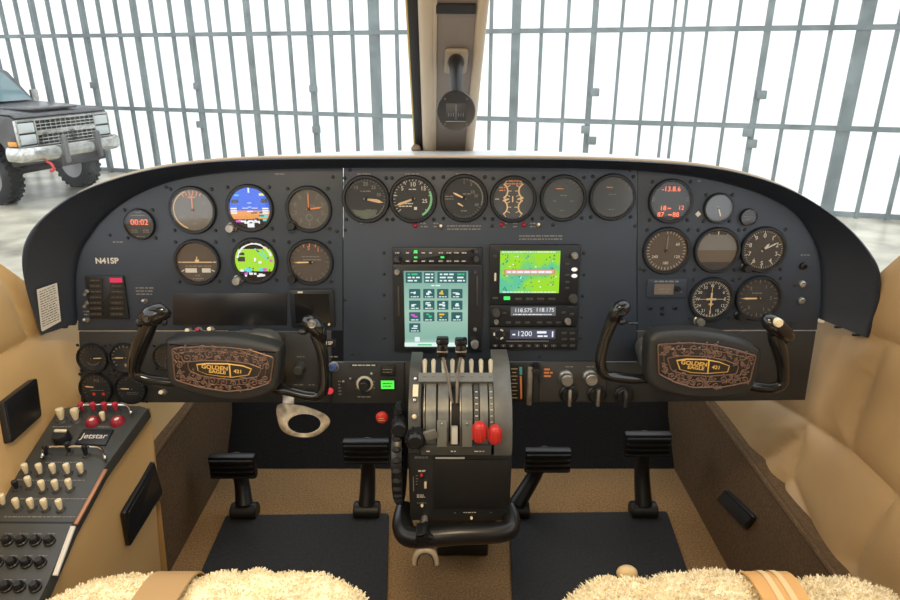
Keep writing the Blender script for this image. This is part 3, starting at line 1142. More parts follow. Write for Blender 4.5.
gauge('altimeter', 'grey-faced altimeter right of the blue-lit display with orange hands', 309, 209, 20, facewarm_m, ticks=((0, 324, 10, 0.16, 0.035), (0, 352.8, 50, 0.07, 0.015)), ink=dim_m, nums=nine, gl=refl_m,
      needles=((0, 0.85, 0.035), (82, 0.68, 0.05)), ndl=orange_m, knob_at=(-0.86, -0.8), extra=ex_text([(dim_m, [('t', '29', 0.18, 0.12, 0.26), ('o', 0, -0.42, 0.18, 0.05)])]))
gauge('vertical_speed_indicator', 'brown vertical speed gauge directly under the orange-handed altimeter, needle pointing left', 310.5, 262, 20, facebrown_m, ticks=((-180, 180, 25, 0.10, 0.03), (-90, 270, 9, 0.18, 0.04)), ink=dim_m,
      needles=((269, 0.8, 0.04),), knob_at=(-0.9, -0.8), extra=ex_text([(dim_m, [('d', 0.05, 0.28, 0.9, 1), ('d', 0.1, 0.12, 0.9, 1)]), (orange_m, [('l', (-20, 0.8, 0.95, 0.05), (0, 0.76, 0.95, 0.05), (20, 0.8, 0.95, 0.05)), ('t', '1', 0.42, 0.62, 0.3), ('t', '5', -0.05, 0.70, 0.28)])]))

# the two lit electronic displays
blue_g = glow('display_blue', (0.01, 0.13, 0.85), 0.9)
brown_g = glow('display_orange', (0.85, 0.32, 0.06), 0.9)
whiteg = glow('display_white', (0.85, 0.87, 0.9), 1.0)
cyan_g = glow('display_cyan', (0.10, 0.75, 0.78), 0.9)
mag_g = glow('display_magenta', (0.75, 0.12, 0.65), 0.9)
lime_g = glow('display_green', (0.42, 0.85, 0.03), 0.85)
dim_g = glow('display_dark', (0.02, 0.02, 0.03), 1.0)
yel_g = glow('display_yellow', (0.9, 0.85, 0.25), 0.9)


def chord(r, y0, y1, n=18):
    """slice of a disc between two heights"""
    a0, a1 = math.asin(max(-1, min(1, y0))), math.asin(max(-1, min(1, y1)))
    q = [(r * math.cos(a0 + (a1 - a0) * i / n), r * math.sin(a0 + (a1 - a0) * i / n)) for i in range(n + 1)]
    return q + [(-x, y) for x, y in q[::-1]]


def pfd(g, r):
    B().flat(chord(r * 0.98, -0.12, 0.999), 0.0016).build('sky_band', blue_g, g)
    B().flat(chord(r * 0.98, -0.55, -0.12), 0.0016).build('ground_band', brown_g, g)
    b = B()
    rnd = random.Random(3)
    b.rect(0, 0.86 * r, 0.08 * r, 0.24 * r, 0.0018)
    for i in range(16):
        b.rect(rnd.uniform(-0.55, 0.55) * r, rnd.uniform(-0.72, -0.60) * r, rnd.uniform(0.05, 0.22) * r, 0.09 * r, 0.0018)
    for x in (-0.78, 0.76):
        for i in range(3):
            b.rect(x * r, (-0.02 - i * 0.11) * r, 0.3 * r, 0.07 * r, 0.0018)
    b.rect(0, -0.84 * r, 0.34 * r, 0.20 * r, 0.0018)
    b.rect(0, -0.16 * r, 0.28 * r, 0.05 * r, 0.0018)
    b.rect(0, 0.25 * r, 0.2 * r, 0.03 * r, 0.0018)
    b.rect(0, 0.05 * r, 0.14 * r, 0.03 * r, 0.0018)
    b.rect(-0.22 * r, 0.0, 0.3 * r, 0.03 * r, 0.0018)
    b.rect(0.24 * r, 0.0, 0.3 * r, 0.03 * r, 0.0018)
    b.build('display_figures', whiteg, g)
    B().rect(0.66 * r, -0.38 * r, 0.4 * r, 0.14 * r, 0.0019).rect(-0.6 * r, 0.62 * r, 0.22 * r, 0.07 * r, 0.0019).rect(0.7 * r, -0.58 * r, 0.2 * r, 0.1 * r, 0.0019).build('display_figures', cyan_g, g)
    B().rect(-0.6 * r, -0.64 * r, 0.25 * r, 0.1 * r, 0.0019).build('display_figures', mag_g, g)
    B().rect(0.62 * r, 0.66 * r, 0.25 * r, 0.12 * r, 0.0019).build('display_figures', yel_g, g)
    b = B()
    b.rect(-0.7 * r, 0.33 * r, 0.34 * r, 0.16 * r, 0.0019).rect(0.72 * r, 0.36 * r, 0.3 * r, 0.2 * r, 0.0019)
    for i in range(9):
        b.rect(rnd.uniform(-0.75, 0.75) * r, rnd.uniform(-0.6, -0.2) * r, 0.14 * r, 0.06 * r, 0.00195)
    b.build('display_figures', dim_g, g)


def hsi(g, r):
    B().flat(chord(r * 0.98, -0.55, 0.6), 0.0015).build('map_area', lime_g, g)
    rnd = random.Random(5)
    b, d, c, m = B(), B(), B(), B()
    b.arc(0.82 * r, 0.88 * r, -75, 75, 0.0018)
    for i in range(26):
        a = rnd.uniform(-80, 80)
        b.rect(0.86 * r * math.sin(R(a)), 0.86 * r * math.cos(R(a)), 0.10 * r, 0.08 * r, 0.0018)
    for i in range(18):
        b.rect(rnd.uniform(-0.7, 0.7) * r, rnd.uniform(-0.78, -0.42) * r, rnd.uniform(0.06, 0.2) * r, 0.10 * r, 0.0018)
    b.rect(0.02 * r, 0.05 * r, 0.1 * r, 0.2 * r, 0.0018).rect(0.26 * r, -0.08 * r, 0.16 * r, 0.12 * r, 0.0018)
    for i in range(14):
        d.rect(rnd.uniform(-0.8, 0.8) * r, rnd.uniform(-0.6, 0.75) * r, 0.08 * r, 0.06 * r, 0.0017, rnd.uniform(0, 3))
    d.rect(-0.66 * r, 0.08 * r, 0.36 * r, 0.24 * r, 0.0017).rect(-0.64 * r, 0.34 * r, 0.3 * r, 0.12 * r, 0.0017)
    for i in range(8):
        c.rect(rnd.uniform(-0.8, 0.3) * r, rnd.uniform(-0.55, -0.40) * r, 0.16 * r, 0.12 * r, 0.0019)
    c.rect(0.3 * r, 0.36 * r, 0.75 * r, 0.05 * r, 0.0016, -0.8).rect(0.5 * r, 0.3 * r, 0.6 * r, 0.05 * r, 0.0016, -1.1)
    m.rect(0.48 * r, -0.45 * r, 0.2 * r, 0.16 * r, 0.002).rect(0.82 * r, 0.0, 0.16 * r, 0.14 * r, 0.002).rect(-0.48 * r, -0.66 * r, 0.16 * r, 0.12 * r, 0.002)
    b.build('display_figures', whiteg, g)
    d.build('display_figures', dim_g, g)
    c.build('display_figures', cyan_g, g)
    m.build('display_figures', mag_g, g)
    B().rect(0.56 * r, 0.62 * r, 0.2 * r, 0.1 * r, 0.002).build('display_figures', yel_g, g)


gauge('attitude_display', 'round lit attitude display, blue above and orange below', 250, 208, 20.5, mat('display_black', (0.006, 0.006, 0.008), 0.2), extra=pfd, knob_at=(-0.95, -0.95, steel_m), cat='display')
gauge('navigation_display', 'round lit map display with a lime green middle, under the blue attitude display', 255, 260.5, 20, MATS['display_black'], extra=hsi, knob_at=(-0.9, -0.98, steel_m), cat='display')

# engine gauges along the top of the centre panel
gauge('manifold_pressure_gauge', 'dark gauge with cream needle pointing right, first of the six along the top centre', 366, 199, 20.5, ticks=((-50, 130, 20, 0.09, 0.02),), ink=dim_m,
      nums=[('15', -40, 0.72, 0.24), ('20', 0, 0.72, 0.26), ('25', 35, 0.68, 0.24), ('30', 72, 0.66, 0.22), ('35', 170, 0.6, 0.24), ('40', 145, 0.72, 0.22)], caps=((0, 0.38, 0.5, 1),), needles=((101, 0.86, 0.06, 0.1), (96, 0.72, 0.05, 0.1)),
      extra=ex_text([(mat('green_tint_ink', (0.10, 0.125, 0.10), 0.6), [('p', [(-0.72, -0.5), (-0.2, -0.55), (0.4, -0.5), (0.5, -0.78), (0, -0.93), (-0.5, -0.8)])]), (dim_m, [('a', 0.92, 0.95, 110, 200)])]))
gauge('tachometer', 'dark tachometer with a green arc on the right and cream needle pointing lower left', 413, 199, 20.5, ticks=((-130, 130, 27, 0.09, 0.025), (-130, 130, 6, 0.17, 0.035)), ink=white_m,
      nums=[('5', -45, 0.72, 0.28), ('10', 0, 0.70, 0.30), ('15', 45, 0.72, 0.28), ('25', 100, 0.58, 0.26)], needles=((250, 0.86, 0.06, 0.1), (248, 0.75, 0.05, 0.1)), caps=((0, 0.47, 0.4, 1), (-0.35, -0.28, 0.7, 2)),
      extra=ex_text([(green_m, [('a', 0.84, 0.94, 65, 150)]), (white_m, [('r', 0.12, -0.45, 0.14, 0.14)])]))
gauge('fuel_flow_gauge', 'dark gauge with cream needle pointing upper left and a short second needle below it', 464, 198, 20.5, ticks=((0, 140, 16, 0.10, 0.025), (150, 210, 8, 0.08, 0.02)), ink=dim_m,
      nums=[('1', 0, 0.75, 0.22), ('5', 28, 0.74, 0.22), ('10', 55, 0.5, 0.22), ('20', 80, 0.6, 0.2), ('40', 118, 0.7, 0.2)], needles=((296, 0.62, 0.045, 0.1), (300, 0.26, 0.04, 0.06, (-0.1, -0.36))), caps=((-0.72, 0.02, 0.4, 2), (0, -0.62, 0.3, 1), (0.15, 0.2, 0.4, 1)),
      extra=ex_text([(dim_m, [('a', 0.88, 0.93, 20, 110)])]))
wing = []
for sx in (-1, 1):
    for sy in (-1, 1):
        cx, cy = sx * 0.66, sy * 0.40
        wing += [('p', [(cx - sx * (0.42 * math.cos(a) - 0.0), cy + 0.42 * math.sin(a)) for a in np.linspace(-1.1, 1.1, 9)] + [(cx - sx * 0.35 * math.cos(a), cy + 0.35 * math.sin(a)) for a in np.linspace(1.1, -1.1, 9)])]
        for a in np.linspace(-1.0, 1.0, 5):
            wing.append(('r', cx - sx * 0.5 * math.cos(a), cy + 0.5 * math.sin(a), 0.16, 0.035, -sx * a))
gauge('engine_cluster_gauge', 'gauge with two pairs of curved orange scales back to back, top centre', 513, 199, 20, facegrey_m, needles=((252, 0.3, 0.05, 0.05, (-0.25, 0)), (75, 0.3, 0.05, 0.05, (0.25, 0))), hub=False, gl=refl_m,
      extra=ex_text([(cream_m, wing + [('r', -0.02, 0, 0.06, 0.3), ('r', -0.8, 0.0, 0.2, 0.04)]), (orange_m, [('d', 0, 0.82, 0.8, 2), ('d', -0.55, 0.5, 0.3, 2)])]))
gauge('exhaust_temperature_gauge', 'grey gauge between the one with curved orange scales and the pale reflecting one', 563, 198, 20, facegrey_m, ink=dim_m, ticks=((130, 230, 12, 0.1, 0.02), (20, 60, 4, 0.16, 0.03)), gl=refl_m, caps=((0.05, 0.13, 0.4, 1), (-0.4, -0.15, 0.2, 1), (0.45, -0.15, 0.2, 1), (0, -0.62, 0.3, 1)),
      needles=((272, 0.42, 0.03, 0.0, (-0.0, 0.46)),), hub=False, ndl=orange_m)
gauge('cylinder_temperature_gauge', 'pale reflecting gauge, last of the six along the top centre', 612, 197, 20, facegrey_m, ink=dim_m, ticks=((130, 230, 12, 0.1, 0.02), (20, 60, 4, 0.16, 0.03)), gl=glass('brighter_instrument_glass', 0.13, 0.08), caps=((0.0, 0.13, 0.4, 1), (0, -0.62, 0.3, 1)),
      needles=((272, 0.36, 0.03, 0.0, (0.0, 0.48)),), hub=False, ndl=orange_m)

# copilot's side
gauge('digital_fuel_gauge', 'round black gauge showing red digits on the copilot side', 670, 201, 19, extra=ex_text([(red_led, [('t', '-13.8.6', 0, 0.62, 0.36, 0.0), ('t', '18', -0.35, -0.38, 0.36, 0.0), ('r', -0.02, -0.38, 0.18, 0.05), ('t', '12', 0.6, -0.36, 0.32, 0.0), ('t', '87', -0.45, -0.72, 0.36, 0.0), ('r', 0.05, -0.72, 0.18, 0.05), ('t', '88', 0.35, -0.72, 0.36, 0.0)]), (dim_m, [('d', -0.9, 0.1, 0.1, 2), ('d', 0.9, 0.1, 0.1, 2)])]), cat='gauge')
gauge('suction_gauge', 'small round gauge with a pale reflection, right of the red digits', 718, 208, 13, facegrey_m, gl=refl_m, ticks=((-120, 120, 13, 0.14, 0.03),), ink=dim_m, needles=((160, 0.7, 0.05),))
gauge('hour_meter', 'tiny round meter at upper right, the smallest dial on the panel', 748, 217, 7.5, ticks=((0, 330, 12, 0.18, 0.05),), ink=dim_m, screws=False, extra=ex_text([(dim_m, [('d', 0, 0.05, 1.2, 1), ('d', 0, -0.3, 0.8, 1)])]))
gauge('airspeed_indicator', 'copilot airspeed gauge with a brownish reflection, under the red digits', 666, 250.5, 20.5, facebrown_m, ticks=((0, 330, 34, 0.12, 0.025),), ink=white_m, nums=[('60', 60, 0.62, 0.2), ('120', 120, 0.62, 0.2), ('180', 180, 0.62, 0.2), ('240', 240, 0.62, 0.2)], gl=refl_m, needles=((3, 0.8, 0.03),), ndl=dim_m)
att = [(mat('attitude_sky', (0.16, 0.165, 0.17), 0.5), [('p', chord(0.97, 0.0, 0.8))]), (mat('attitude_ground', (0.10, 0.085, 0.07), 0.5), [('p', chord(0.97, -0.62, 0.0))]), (white_m, [('r', 0.45, 0.02, 0.5, 0.06), ('r', -0.45, 0.02, 0.4, 0.06), ('r', 0, 0.3, 0.3, 0.03), ('l', (-60, 0.8, 0.95, 0.04), (-30, 0.8, 0.95, 0.04), (0, 0.78, 0.95, 0.05), (30, 0.8, 0.95, 0.04), (60, 0.8, 0.95, 0.04))])]
gauge('attitude_indicator', 'copilot attitude gauge with a horizon line, between two round gauges in the middle row', 716.5, 250, 20, face_m, extra=ex_text(att), gl=refl_m)
gauge('altimeter', 'black copilot altimeter with white hands, far right of the middle row', 763, 249.5, 20, face_m, ticks=((0, 324, 10, 0.16, 0.035), (0, 352.8, 50, 0.07, 0.015)), nums=nine, ink=white_m, needles=((62, 0.8, 0.035), (40, 0.4, 0.05)), ndl=white_m, gl=refl_m, knob_at=(-0.8, -0.9))
rose = [(s_, i * 30, 0.70, 0.22) for i, s_ in enumerate(('N', '3', '6', 'E', '12', '15', 'S', '21', '24', 'W', '30', '33'))]
gauge('heading_indicator', 'compass-rose heading gauge with a cream aircraft symbol, bottom row on the copilot side', 711, 299, 19.5, face_m, ticks=((0, 350, 36, 0.14, 0.03), (5, 355, 36, 0.08, 0.02)), nums=rose, ink=white_m, knob_at=(-0.55, -1.15, steel_m),
      extra=ex_text([(cream_m, [('r', 0, 0, 0.5, 0.10), ('r', 0, -0.02, 0.09, 0.7), ('r', 0, -0.26, 0.24, 0.07), ('r', 0, 0.0, 1.4, 0.025), ('r', 0, 0, 0.03, 1.6)])]))
gauge('vertical_speed_indicator', 'black copilot vertical speed gauge with needle pointing left, right of the compass-rose gauge', 758, 298, 20, face_m, ticks=((-180, 180, 25, 0.10, 0.03), (-90, 270, 9, 0.18, 0.04)), ink=dim_m, nums=[('5', -40, 0.64, 0.24), ('5', -140, 0.64, 0.24), ('1', 30, 0.66, 0.24), ('1', 150, 0.66, 0.24), ('2', 90, 0.62, 0.24)], needles=((269, 0.82, 0.045),), caps=((-0.1, 0.26, 0.5, 1),), knob_at=(-0.85, -0.9))

# small gauges low on the pilot's side
sm = ((-130, 130, 15, 0.14, 0.03),)
gauge('oxygen_gauge', 'small black gauge at lower left, above the one with two red dots', 93, 358, 13.5, ticks=sm, ink=dim_m, needles=((88, 0.72, 0.04),), extra=ex_text([(dim_m, [('a', 0.5, 0.54, 120, 240)])]), screws=True)
gauge('cabin_altitude_gauge', 'small black gauge half hidden behind the left grip of the pilot yoke, upper of two', 125, 357.5, 13.5, ticks=sm, ink=white_m, needles=((270, 0.78, 0.05),), nums=[('0', 180, 0.6, 0.3)])
gauge('hydraulic_pressure_gauge', 'small black gauge with two red dots at the lower left corner of the panel', 96.5, 388, 14.5, ticks=sm, ink=dim_m, needles=((275, 0.6, 0.05, 0.0, (-0.15, 0.1)),), hub=False, extra=ex_text([(mat('red_dot', (0.75, 0.06, 0.05), 0.5), [('o', -0.2, -0.42, 0.11, 0.109), ('o', 0.45, -0.42, 0.11, 0.109)]), (dim_m, [('d', 0.1, -0.15, 1.0, 1), ('t', 'PSI', 0.1, 0.55, 0.3)])]))
gauge('deice_pressure_gauge', 'small black gauge right of the one with two red dots, under the yoke arm', 131, 388.5, 14, ticks=sm, ink=dim_m, needles=((272, 0.75, 0.045),), caps=((0.1, -0.35, 0.8, 2),))
gauge('fuel_gauge', 'small gauge mostly hidden behind the pad of the pilot yoke', 167, 357, 12, ticks=sm, ink=dim_m, needles=((40, 0.7, 0.05),))


# ------------------------------------------------------------ rectangular units
def unit(name, label, cat, x0, y0, x1, y1, r=0.002, z1=0.006, m=bezel_m):
    cx, cy = (x0 + x1) / 2, (y0 + y1) / 2
    g = thing(name, label, cat, PAN.frame(cx, cy, 0.0005))
    k = PAN.mm(cx, cy)
    wd, ht = (PAN.uv(x1, cy) - PAN.uv(x0, cy)).length, (PAN.uv(cx, y0) - PAN.uv(cx, y1)).length
    B().prism(rrect(wd, ht, r), 0, z1, 0.0012).build('housing', m, g)
    o = PAN.uv(cx, cy)

    def loc(px, py):
        q = PAN.uv(px, py) - o
        return q.x, q.y
    return g, loc, z1, k


def keys(g, loc, z, k, rows, m=dark_m, name='key'):
    for px, py, w_, h_ in rows:
        x, y = loc(px, py)
        B().slab(x, y, w_ * k, h_ * k, z, z + 0.002, 0, 0.0006).build(name, m, g)


def screen(g, loc, z, x0, y0, x1, y1, m, name='screen'):
    a, b_ = loc(x0, y0), loc(x1, y1)
    return B().raw([(a[0], b_[1], z), (b_[0], b_[1], z), (b_[0], a[1], z), (a[0], a[1], z)], [(0, 1, 2, 3)]).build(name, m, g)


def mini_knob(g, loc, z, px, py, r, m=black_m, ln=0.010, name='knob'):
    x, y = loc(px, py)
    k_ = B().lathe([(0, ln), (r * 0.8, ln), (r * 0.9, ln * 0.9), (r * 0.9, ln * 0.5), (r, ln * 0.45), (r, 0)], 18, T3((x, y, z))).build(name, m, g)
    return k_


ledg = glow('green_led', (0.05, 0.95, 0.15), 1.0)
# warning annunciator block
g, loc, z, k = unit('annunciator_panel', 'black block of two columns of warning lights with one lit red, below the registration letters', 'annunciator panel', 88, 276, 127, 318.5, 0.001, 0.003)
b = B()
for i in range(7):
    for x, wd in ((97, 13), (118, 14)):
        if i == 0 and x == 118:
            continue
        xx, yy = loc(x, 279.8 + i * 5.6)
        B().slab(xx, yy, wd * k, 4.2 * k, z, z + 0.001).build('lamp_lens', mat('unlit_lens', (0.018, 0.017, 0.017), 0.3), g)
        b.dashes(xx, yy, 10 * k, 1, 1, 1.1 * k, z + 0.0013)
b.build('legend', mat('faint_ink', (0.085, 0.08, 0.075), 0.6), g)
xx, yy = loc(117, 279.8)
B().slab(xx, yy, 12 * k, 4.4 * k, z, z + 0.001).build('lit_lamp', glow('lit_red', (0.85, 0.02, 0.10), 0.85), g)

# radar screen
g, loc, z, k = unit('weather_radar', 'square black unlit screen with clipped corners above the right grip of the pilot yoke', 'screen', 291, 289, 335, 327, 0.006, 0.006)
screen(g, loc, z + 0.0003, 295, 293, 331, 322, screen_m)
xx, yy = loc(301, 291.3)
B().slab(xx, yy, 5 * k, 1.6 * k, z, z + 0.001).build('label', white_m, g)
xx, yy = loc(330, 323)
B().cyl((xx, yy, z), (xx, yy, z + 0.004), 0.002).build('screw', cream_m, g)

# audio panel
g, loc, z, k = unit('audio_panel', 'slim black audio panel with rows of small keys above the tall touchscreen', 'audio panel', 392.5, 247, 482, 263.5, 0.001)
rw = [(x, y, 5, 2.4) for y in (252, 260.2) for x in (398, 408.5, 416, 424, 431.5, 441, 449, 456.5, 464)]
keys(g, loc, z, k, rw)
b = B()
for x, y, _, _ in rw:
    xx, yy = loc(x, y)
    b.dashes(xx, yy, 4.5 * k, 1, 1, 0.9 * k, z + 0.0023)
b.build('legend', white_m, g)
b = B()
for x, y, wd, hh in ((416, 250.5, 3.4, 2.4), (416, 256.4, 3.2, 1.6), (442.5, 256.3, 3.6, 1.8)):
    xx, yy = loc(x, y)
    b.slab(xx, yy, wd * k, hh * k, z + 0.0021, z + 0.003)
b.build('indicator_light', ledg, g)
for px, py in ((397, 258), (476, 250), (476, 258)):
    mini_knob(g, loc, z, px, py, 0.0045 if py > 255 else 0.0035, dark_m)

# tall touchscreen
g, loc, z, k = unit('navigator', 'tall lit touchscreen with a grid of teal icons in the middle of the panel', 'touchscreen', 393.5, 264.5, 482, 351, 0.003, 0.007)
scr = bpy.data.materials.new('touchscreen_picture')
scr.use_nodes = True
nt = scr.node_tree
bs = nt.nodes['Principled BSDF']
bs.inputs['Base Color'].default_value = (0.01, 0.01, 0.01, 1)
tc = nt.nodes.new('ShaderNodeTexCoord')
sx_ = nt.nodes.new('ShaderNodeSeparateXYZ')
nt.links.new(tc.outputs['Generated'], sx_.inputs[0])
rp = nt.nodes.new('ShaderNodeValToRGB')
rp.color_ramp.elements[0].position = 0.0
rp.color_ramp.elements[0].color = (0.42, 0.62, 0.50, 1)
rp.color_ramp.elements[1].position = 1.0
rp.color_ramp.elements[1].color = (0.16, 0.36, 0.30, 1)
for pos, c in ((0.12, (0.22, 0.42, 0.35)), (0.45, (0.32, 0.52, 0.42)), (0.75, (0.24, 0.45, 0.37))):
    e = rp.color_ramp.elements.new(pos)
    e.color = (*c, 1)
nt.links.new(sx_.outputs['Y'], rp.inputs['Fac'])
nt.links.new(rp.outputs['Color'], bs.inputs['Emission Color'])
bs.inputs['Emission Strength'].default_value = 1.0
screen(g, loc, z + 0.0003, 404, 270, 467.5, 345.5, scr)
teal = glow('icon_teal', (0.015, 0.10, 0.11), 1.0)
b, wv_, yl, gn, mg = B(), B(), B(), B(), B()
kinds = [wv_, wv_, yl, wv_, wv_, wv_, wv_, wv_, mg, gn, yl, wv_, wv_]
idx = 0
rnd = random.Random(9)
for ry in (292.5, 304, 315.5, 326.5):
    for rx in (415, 429, 442.8, 456.8):
        if idx > 12:
            break
        xx, yy = loc(rx, ry)
        b.prism(rrect(11.2 * k, 9.4 * k, 0.001, 2, (xx, yy)), z + 0.0003, z + 0.0006)
        t = kinds[idx]
        for _ in range(3):
            t.rect(xx + rnd.uniform(-2, 2) * k, yy + rnd.uniform(-0.6, 2.6) * k, rnd.uniform(1.5, 4.6) * k, rnd.uniform(0.8, 2.4) * k, z + 0.0008 + 0.00005 * _)
        wv_.dashes(xx, yy - 3.2 * k, 7.6 * k, 1, 1, 1.0 * k, z + 0.001)
        idx += 1
for x, wd in ((414, 17), (429.5, 11), (447, 20), (461, 11)):
    xx, yy = loc(x, 276.5)
    b.rect(xx, yy, wd * k * 0.94, 11 * k, z + 0.0005)
    for q in range(3):
        (gn if x in (414, 461) and q == 0 else wv_).dashes(xx, yy + (3.2 - q * 3.2) * k, wd * 0.7 * k, 1, 1, 1.5 * k, z + 0.0008)
xx, yy = loc(436, 284.5)
wv_.dashes(xx, yy, 9 * k, 1, 1, 1.3 * k, z + 0.0006)
xx, yy = loc(436, 343)
wv_.rect(xx, yy, 63 * k, 4 * k, z + 0.0004)
xx, yy = loc(417.5, 338)
wv_.rect(xx, yy, 5 * k, 5 * k, z + 0.0004)
xx, yy = loc(425, 343.4)
gn.rect(xx, yy, 14 * k, 1.5 * k, z + 0.0007)
b.build('screen_icons', teal, g)
wv_.build('screen_figures', glow('screen_pale', (0.70, 0.86, 0.84), 1.0), g)
yl.build('screen_figures', glow('icon_amber', (0.75, 0.50, 0.05), 1.0), g)
gn.build('screen_figures', glow('icon_green', (0.05, 0.55, 0.20), 1.0), g)
mg.build('screen_figures', glow('icon_magenta', (0.62, 0.10, 0.60), 1.0), g)
mini_knob(g, loc, z, 474.5, 342, 0.0068, steel_m, 0.014)
mini_knob(g, loc, z, 475, 328, 0.003, steel_m, 0.004, 'button')
mini_knob(g, loc, z, 475, 271, 0.003, dark_m, 0.004, 'button')
mini_knob(g, loc, z, 397.5, 271, 0.0045, steel_m, 0.008)
for x, y in ((399, 300), (477, 290)):
    xx, yy = loc(x, y)
    B().slab(xx, yy, 1.6 * k, 30 * k, z, z + 0.0015, 0, 0.0006).build('finger_ridge', dark_m, g)

# moving map unit
mapm = bpy.data.materials.new('map_picture')
mapm.use_nodes = True
nt = mapm.node_tree
bs = nt.nodes['Principled BSDF']
bs.inputs['Base Color'].default_value = (0.01, 0.01, 0.01, 1)
tc = nt.nodes.new('ShaderNodeTexCoord')
no = nt.nodes.new('ShaderNodeTexNoise')
no.inputs['Scale'].default_value = 26
no.inputs['Detail'].default_value = 3
nt.links.new(tc.outputs['Object'], no.inputs['Vector'])
rp = nt.nodes.new('ShaderNodeValToRGB')
rp.color_ramp.elements[0].position = 0.40
rp.color_ramp.elements[0].color = (0.10, 0.55, 0.32, 1)
rp.color_ramp.elements[1].position = 0.56
rp.color_ramp.elements[1].color = (0.32, 0.72, 0.015, 1)
e = rp.color_ramp.elements.new(0.46)
e.color = (0.16, 0.62, 0.16, 1)
nt.links.new(no.outputs['Fac'], rp.inputs['Fac'])
nt.links.new(rp.outputs['Color'], bs.inputs['Emission Color'])
bs.inputs['Emission Strength'].default_value = 0.95
g, loc, z, k = unit('map_display', 'black unit with a lit green moving map crossed by a red banner', 'map display', 489, 244.5, 578.5, 303, 0.003, 0.007)
screen(g, loc, z + 0.0003, 500, 250, 558, 292, mapm)
b, d, wv_ = B(), B(), B()
xx, yy = loc(529, 271)
b.rect(xx, yy, 50 * k, 5 * k, z + 0.0006)
rnd = random.Random(4)
for i in range(70):
    xx, yy = loc(rnd.uniform(502, 556), rnd.uniform(252, 290))
    (d if i % 5 else wv_).rect(xx, yy, rnd.uniform(0.6, 1.6) * k, rnd.uniform(0.6, 1.3) * k, z + 0.0005 + i * 1e-6, rnd.uniform(0, 3))
wv_.dashes(*loc(529, 271), 44 * k, 1, 1, 2.0 * k, z + 0.0009)
for y0 in (291, 251.2):
    xx, yy = loc(529, y0)
    wv_.dashes(xx, yy, 54 * k, 1, 1, 0.9 * k, z + 0.0006)
b.build('banner', glow('banner_red', (0.72, 0.12, 0.10), 1.0), g)
xx, yy = loc(529, 271)
B().rect(xx, yy, 48 * k, 3.6 * k, z + 0.00075).build('banner_field', glow('banner_pink', (0.72, 0.40, 0.38), 1.0), g)
d.build('map_symbols', glow('map_dark', (0.03, 0.12, 0.12), 1.0), g)
wv_.build('map_figures', whiteg, g)
rw = [(x, 297.8, 7, 2.6) for x in (518, 529, 540, 551)] + [(566.5, y, 4, 2) for y in (263, 274, 281, 287)] + [(495, 297, 6, 2.4)]
keys(g, loc, z, k, rw)
xx, yy = loc(506.5, 297)
B().slab(xx, yy, 6.4 * k, 3.6 * k, z, z + 0.0025, 0, 0.0008).build('lit_key', ledg, g)
for y in (268.5, 274.8):
    xx, yy = loc(573.5, y)
    B().ball((xx, yy, z + 0.001), 0.0042, (1.2, 0.8, 0.6)).build('lamp', glow('lamp_white', (1, 0.95, 0.85), 1.0), g)
mini_knob(g, loc, z, 573.5, 254.5, 0.0055, steel_m, 0.010)
mini_knob(g, loc, z, 572, 297, 0.0075, dark_m, 0.012)
mini_knob(g, loc, z, 495, 255, 0.003, dark_m, 0.006)
xx, yy = loc(495, 276)
B().slab(xx, yy, 1.8 * k, 8 * k, z, z + 0.001).build('card_slot', white_m, g)

# comm radio and transponder
g, loc, z, k = unit('radio', 'black radio with a lit frequency readout directly under the moving map', 'radio', 489, 304.5, 577.5, 325.5, 0.002, 0.006)
screen(g, loc, z + 0.0003, 510.5, 305.8, 555, 314.8, glow('lcd_grey', (0.10, 0.11, 0.12), 1.0))
b = B()
b.text('118.575', *loc(523, 309.5), 5.6 * k, z + 0.0006, 0, 0.0)
b.text('118.175', *loc(544.5, 309.0), 5.8 * k, z + 0.0006, 0, 0.0)
b.dashes(*loc(532, 313.4), 38 * k, 1, 1, 0.9 * k, z + 0.0006)
b.build('digits', whiteg, g)
keys(g, loc, z, k, [(x, 321.5, 5, 2.4) for x in (508, 517.5, 527, 539, 548.5, 558)] + [(563, 311.5, 4, 2.2), (571, 313, 4, 2.2), (570, 306, 6, 1.2), (504, 312, 4, 2)])
mini_knob(g, loc, z, 496, 311, 0.007, dark_m, 0.013)
mini_knob(g, loc, z, 496, 320.5, 0.004, steel_m, 0.008)
mini_knob(g, loc, z, 567, 320, 0.0055, steel_m, 0.010)
g, loc, z, k = unit('transponder', 'black transponder reading 1200 at the foot of the radio stack', 'transponder', 489, 326.5, 577, 348.5, 0.002, 0.006)
screen(g, loc, z + 0.0003, 510, 328.5, 554.5, 337.5, glow('lcd_blue', (0.055, 0.065, 0.11), 1.0))
b = B()
b.text('1200', *loc(524, 332.8), 7.6 * k, z + 0.0006, 0, 0.0)
b.dashes(*loc(542, 331.2), 11 * k, 1, 1, 2.4 * k, z + 0.0006)
b.dashes(*loc(542, 335), 10 * k, 1, 1, 1.6 * k, z + 0.0006)
b.rect(*loc(552, 333), 1.4 * k, 6 * k, z + 0.0006)
b.dashes(*loc(513.5, 333.4), 3 * k, 1, 1, 1.5 * k, z + 0.0006)
b.build('digits', whiteg, g)
keys(g, loc, z, k, [(x, 344.5, 5, 2.6) for x in (495, 503, 511, 519.5, 528, 536.5, 545, 553)] + [(x, y, 5, 2.4) for x in (563.5, 571.5) for y in (332, 338, 344.5)])
b = B()
for x in (495, 503, 511, 519.5, 528, 536.5, 545, 553):
    b.text(str(int((x - 490) / 8.2)), *loc(x, 344.5), 2.4 * k, z + 0.0023)
b.build('key_legend', white_m, g)
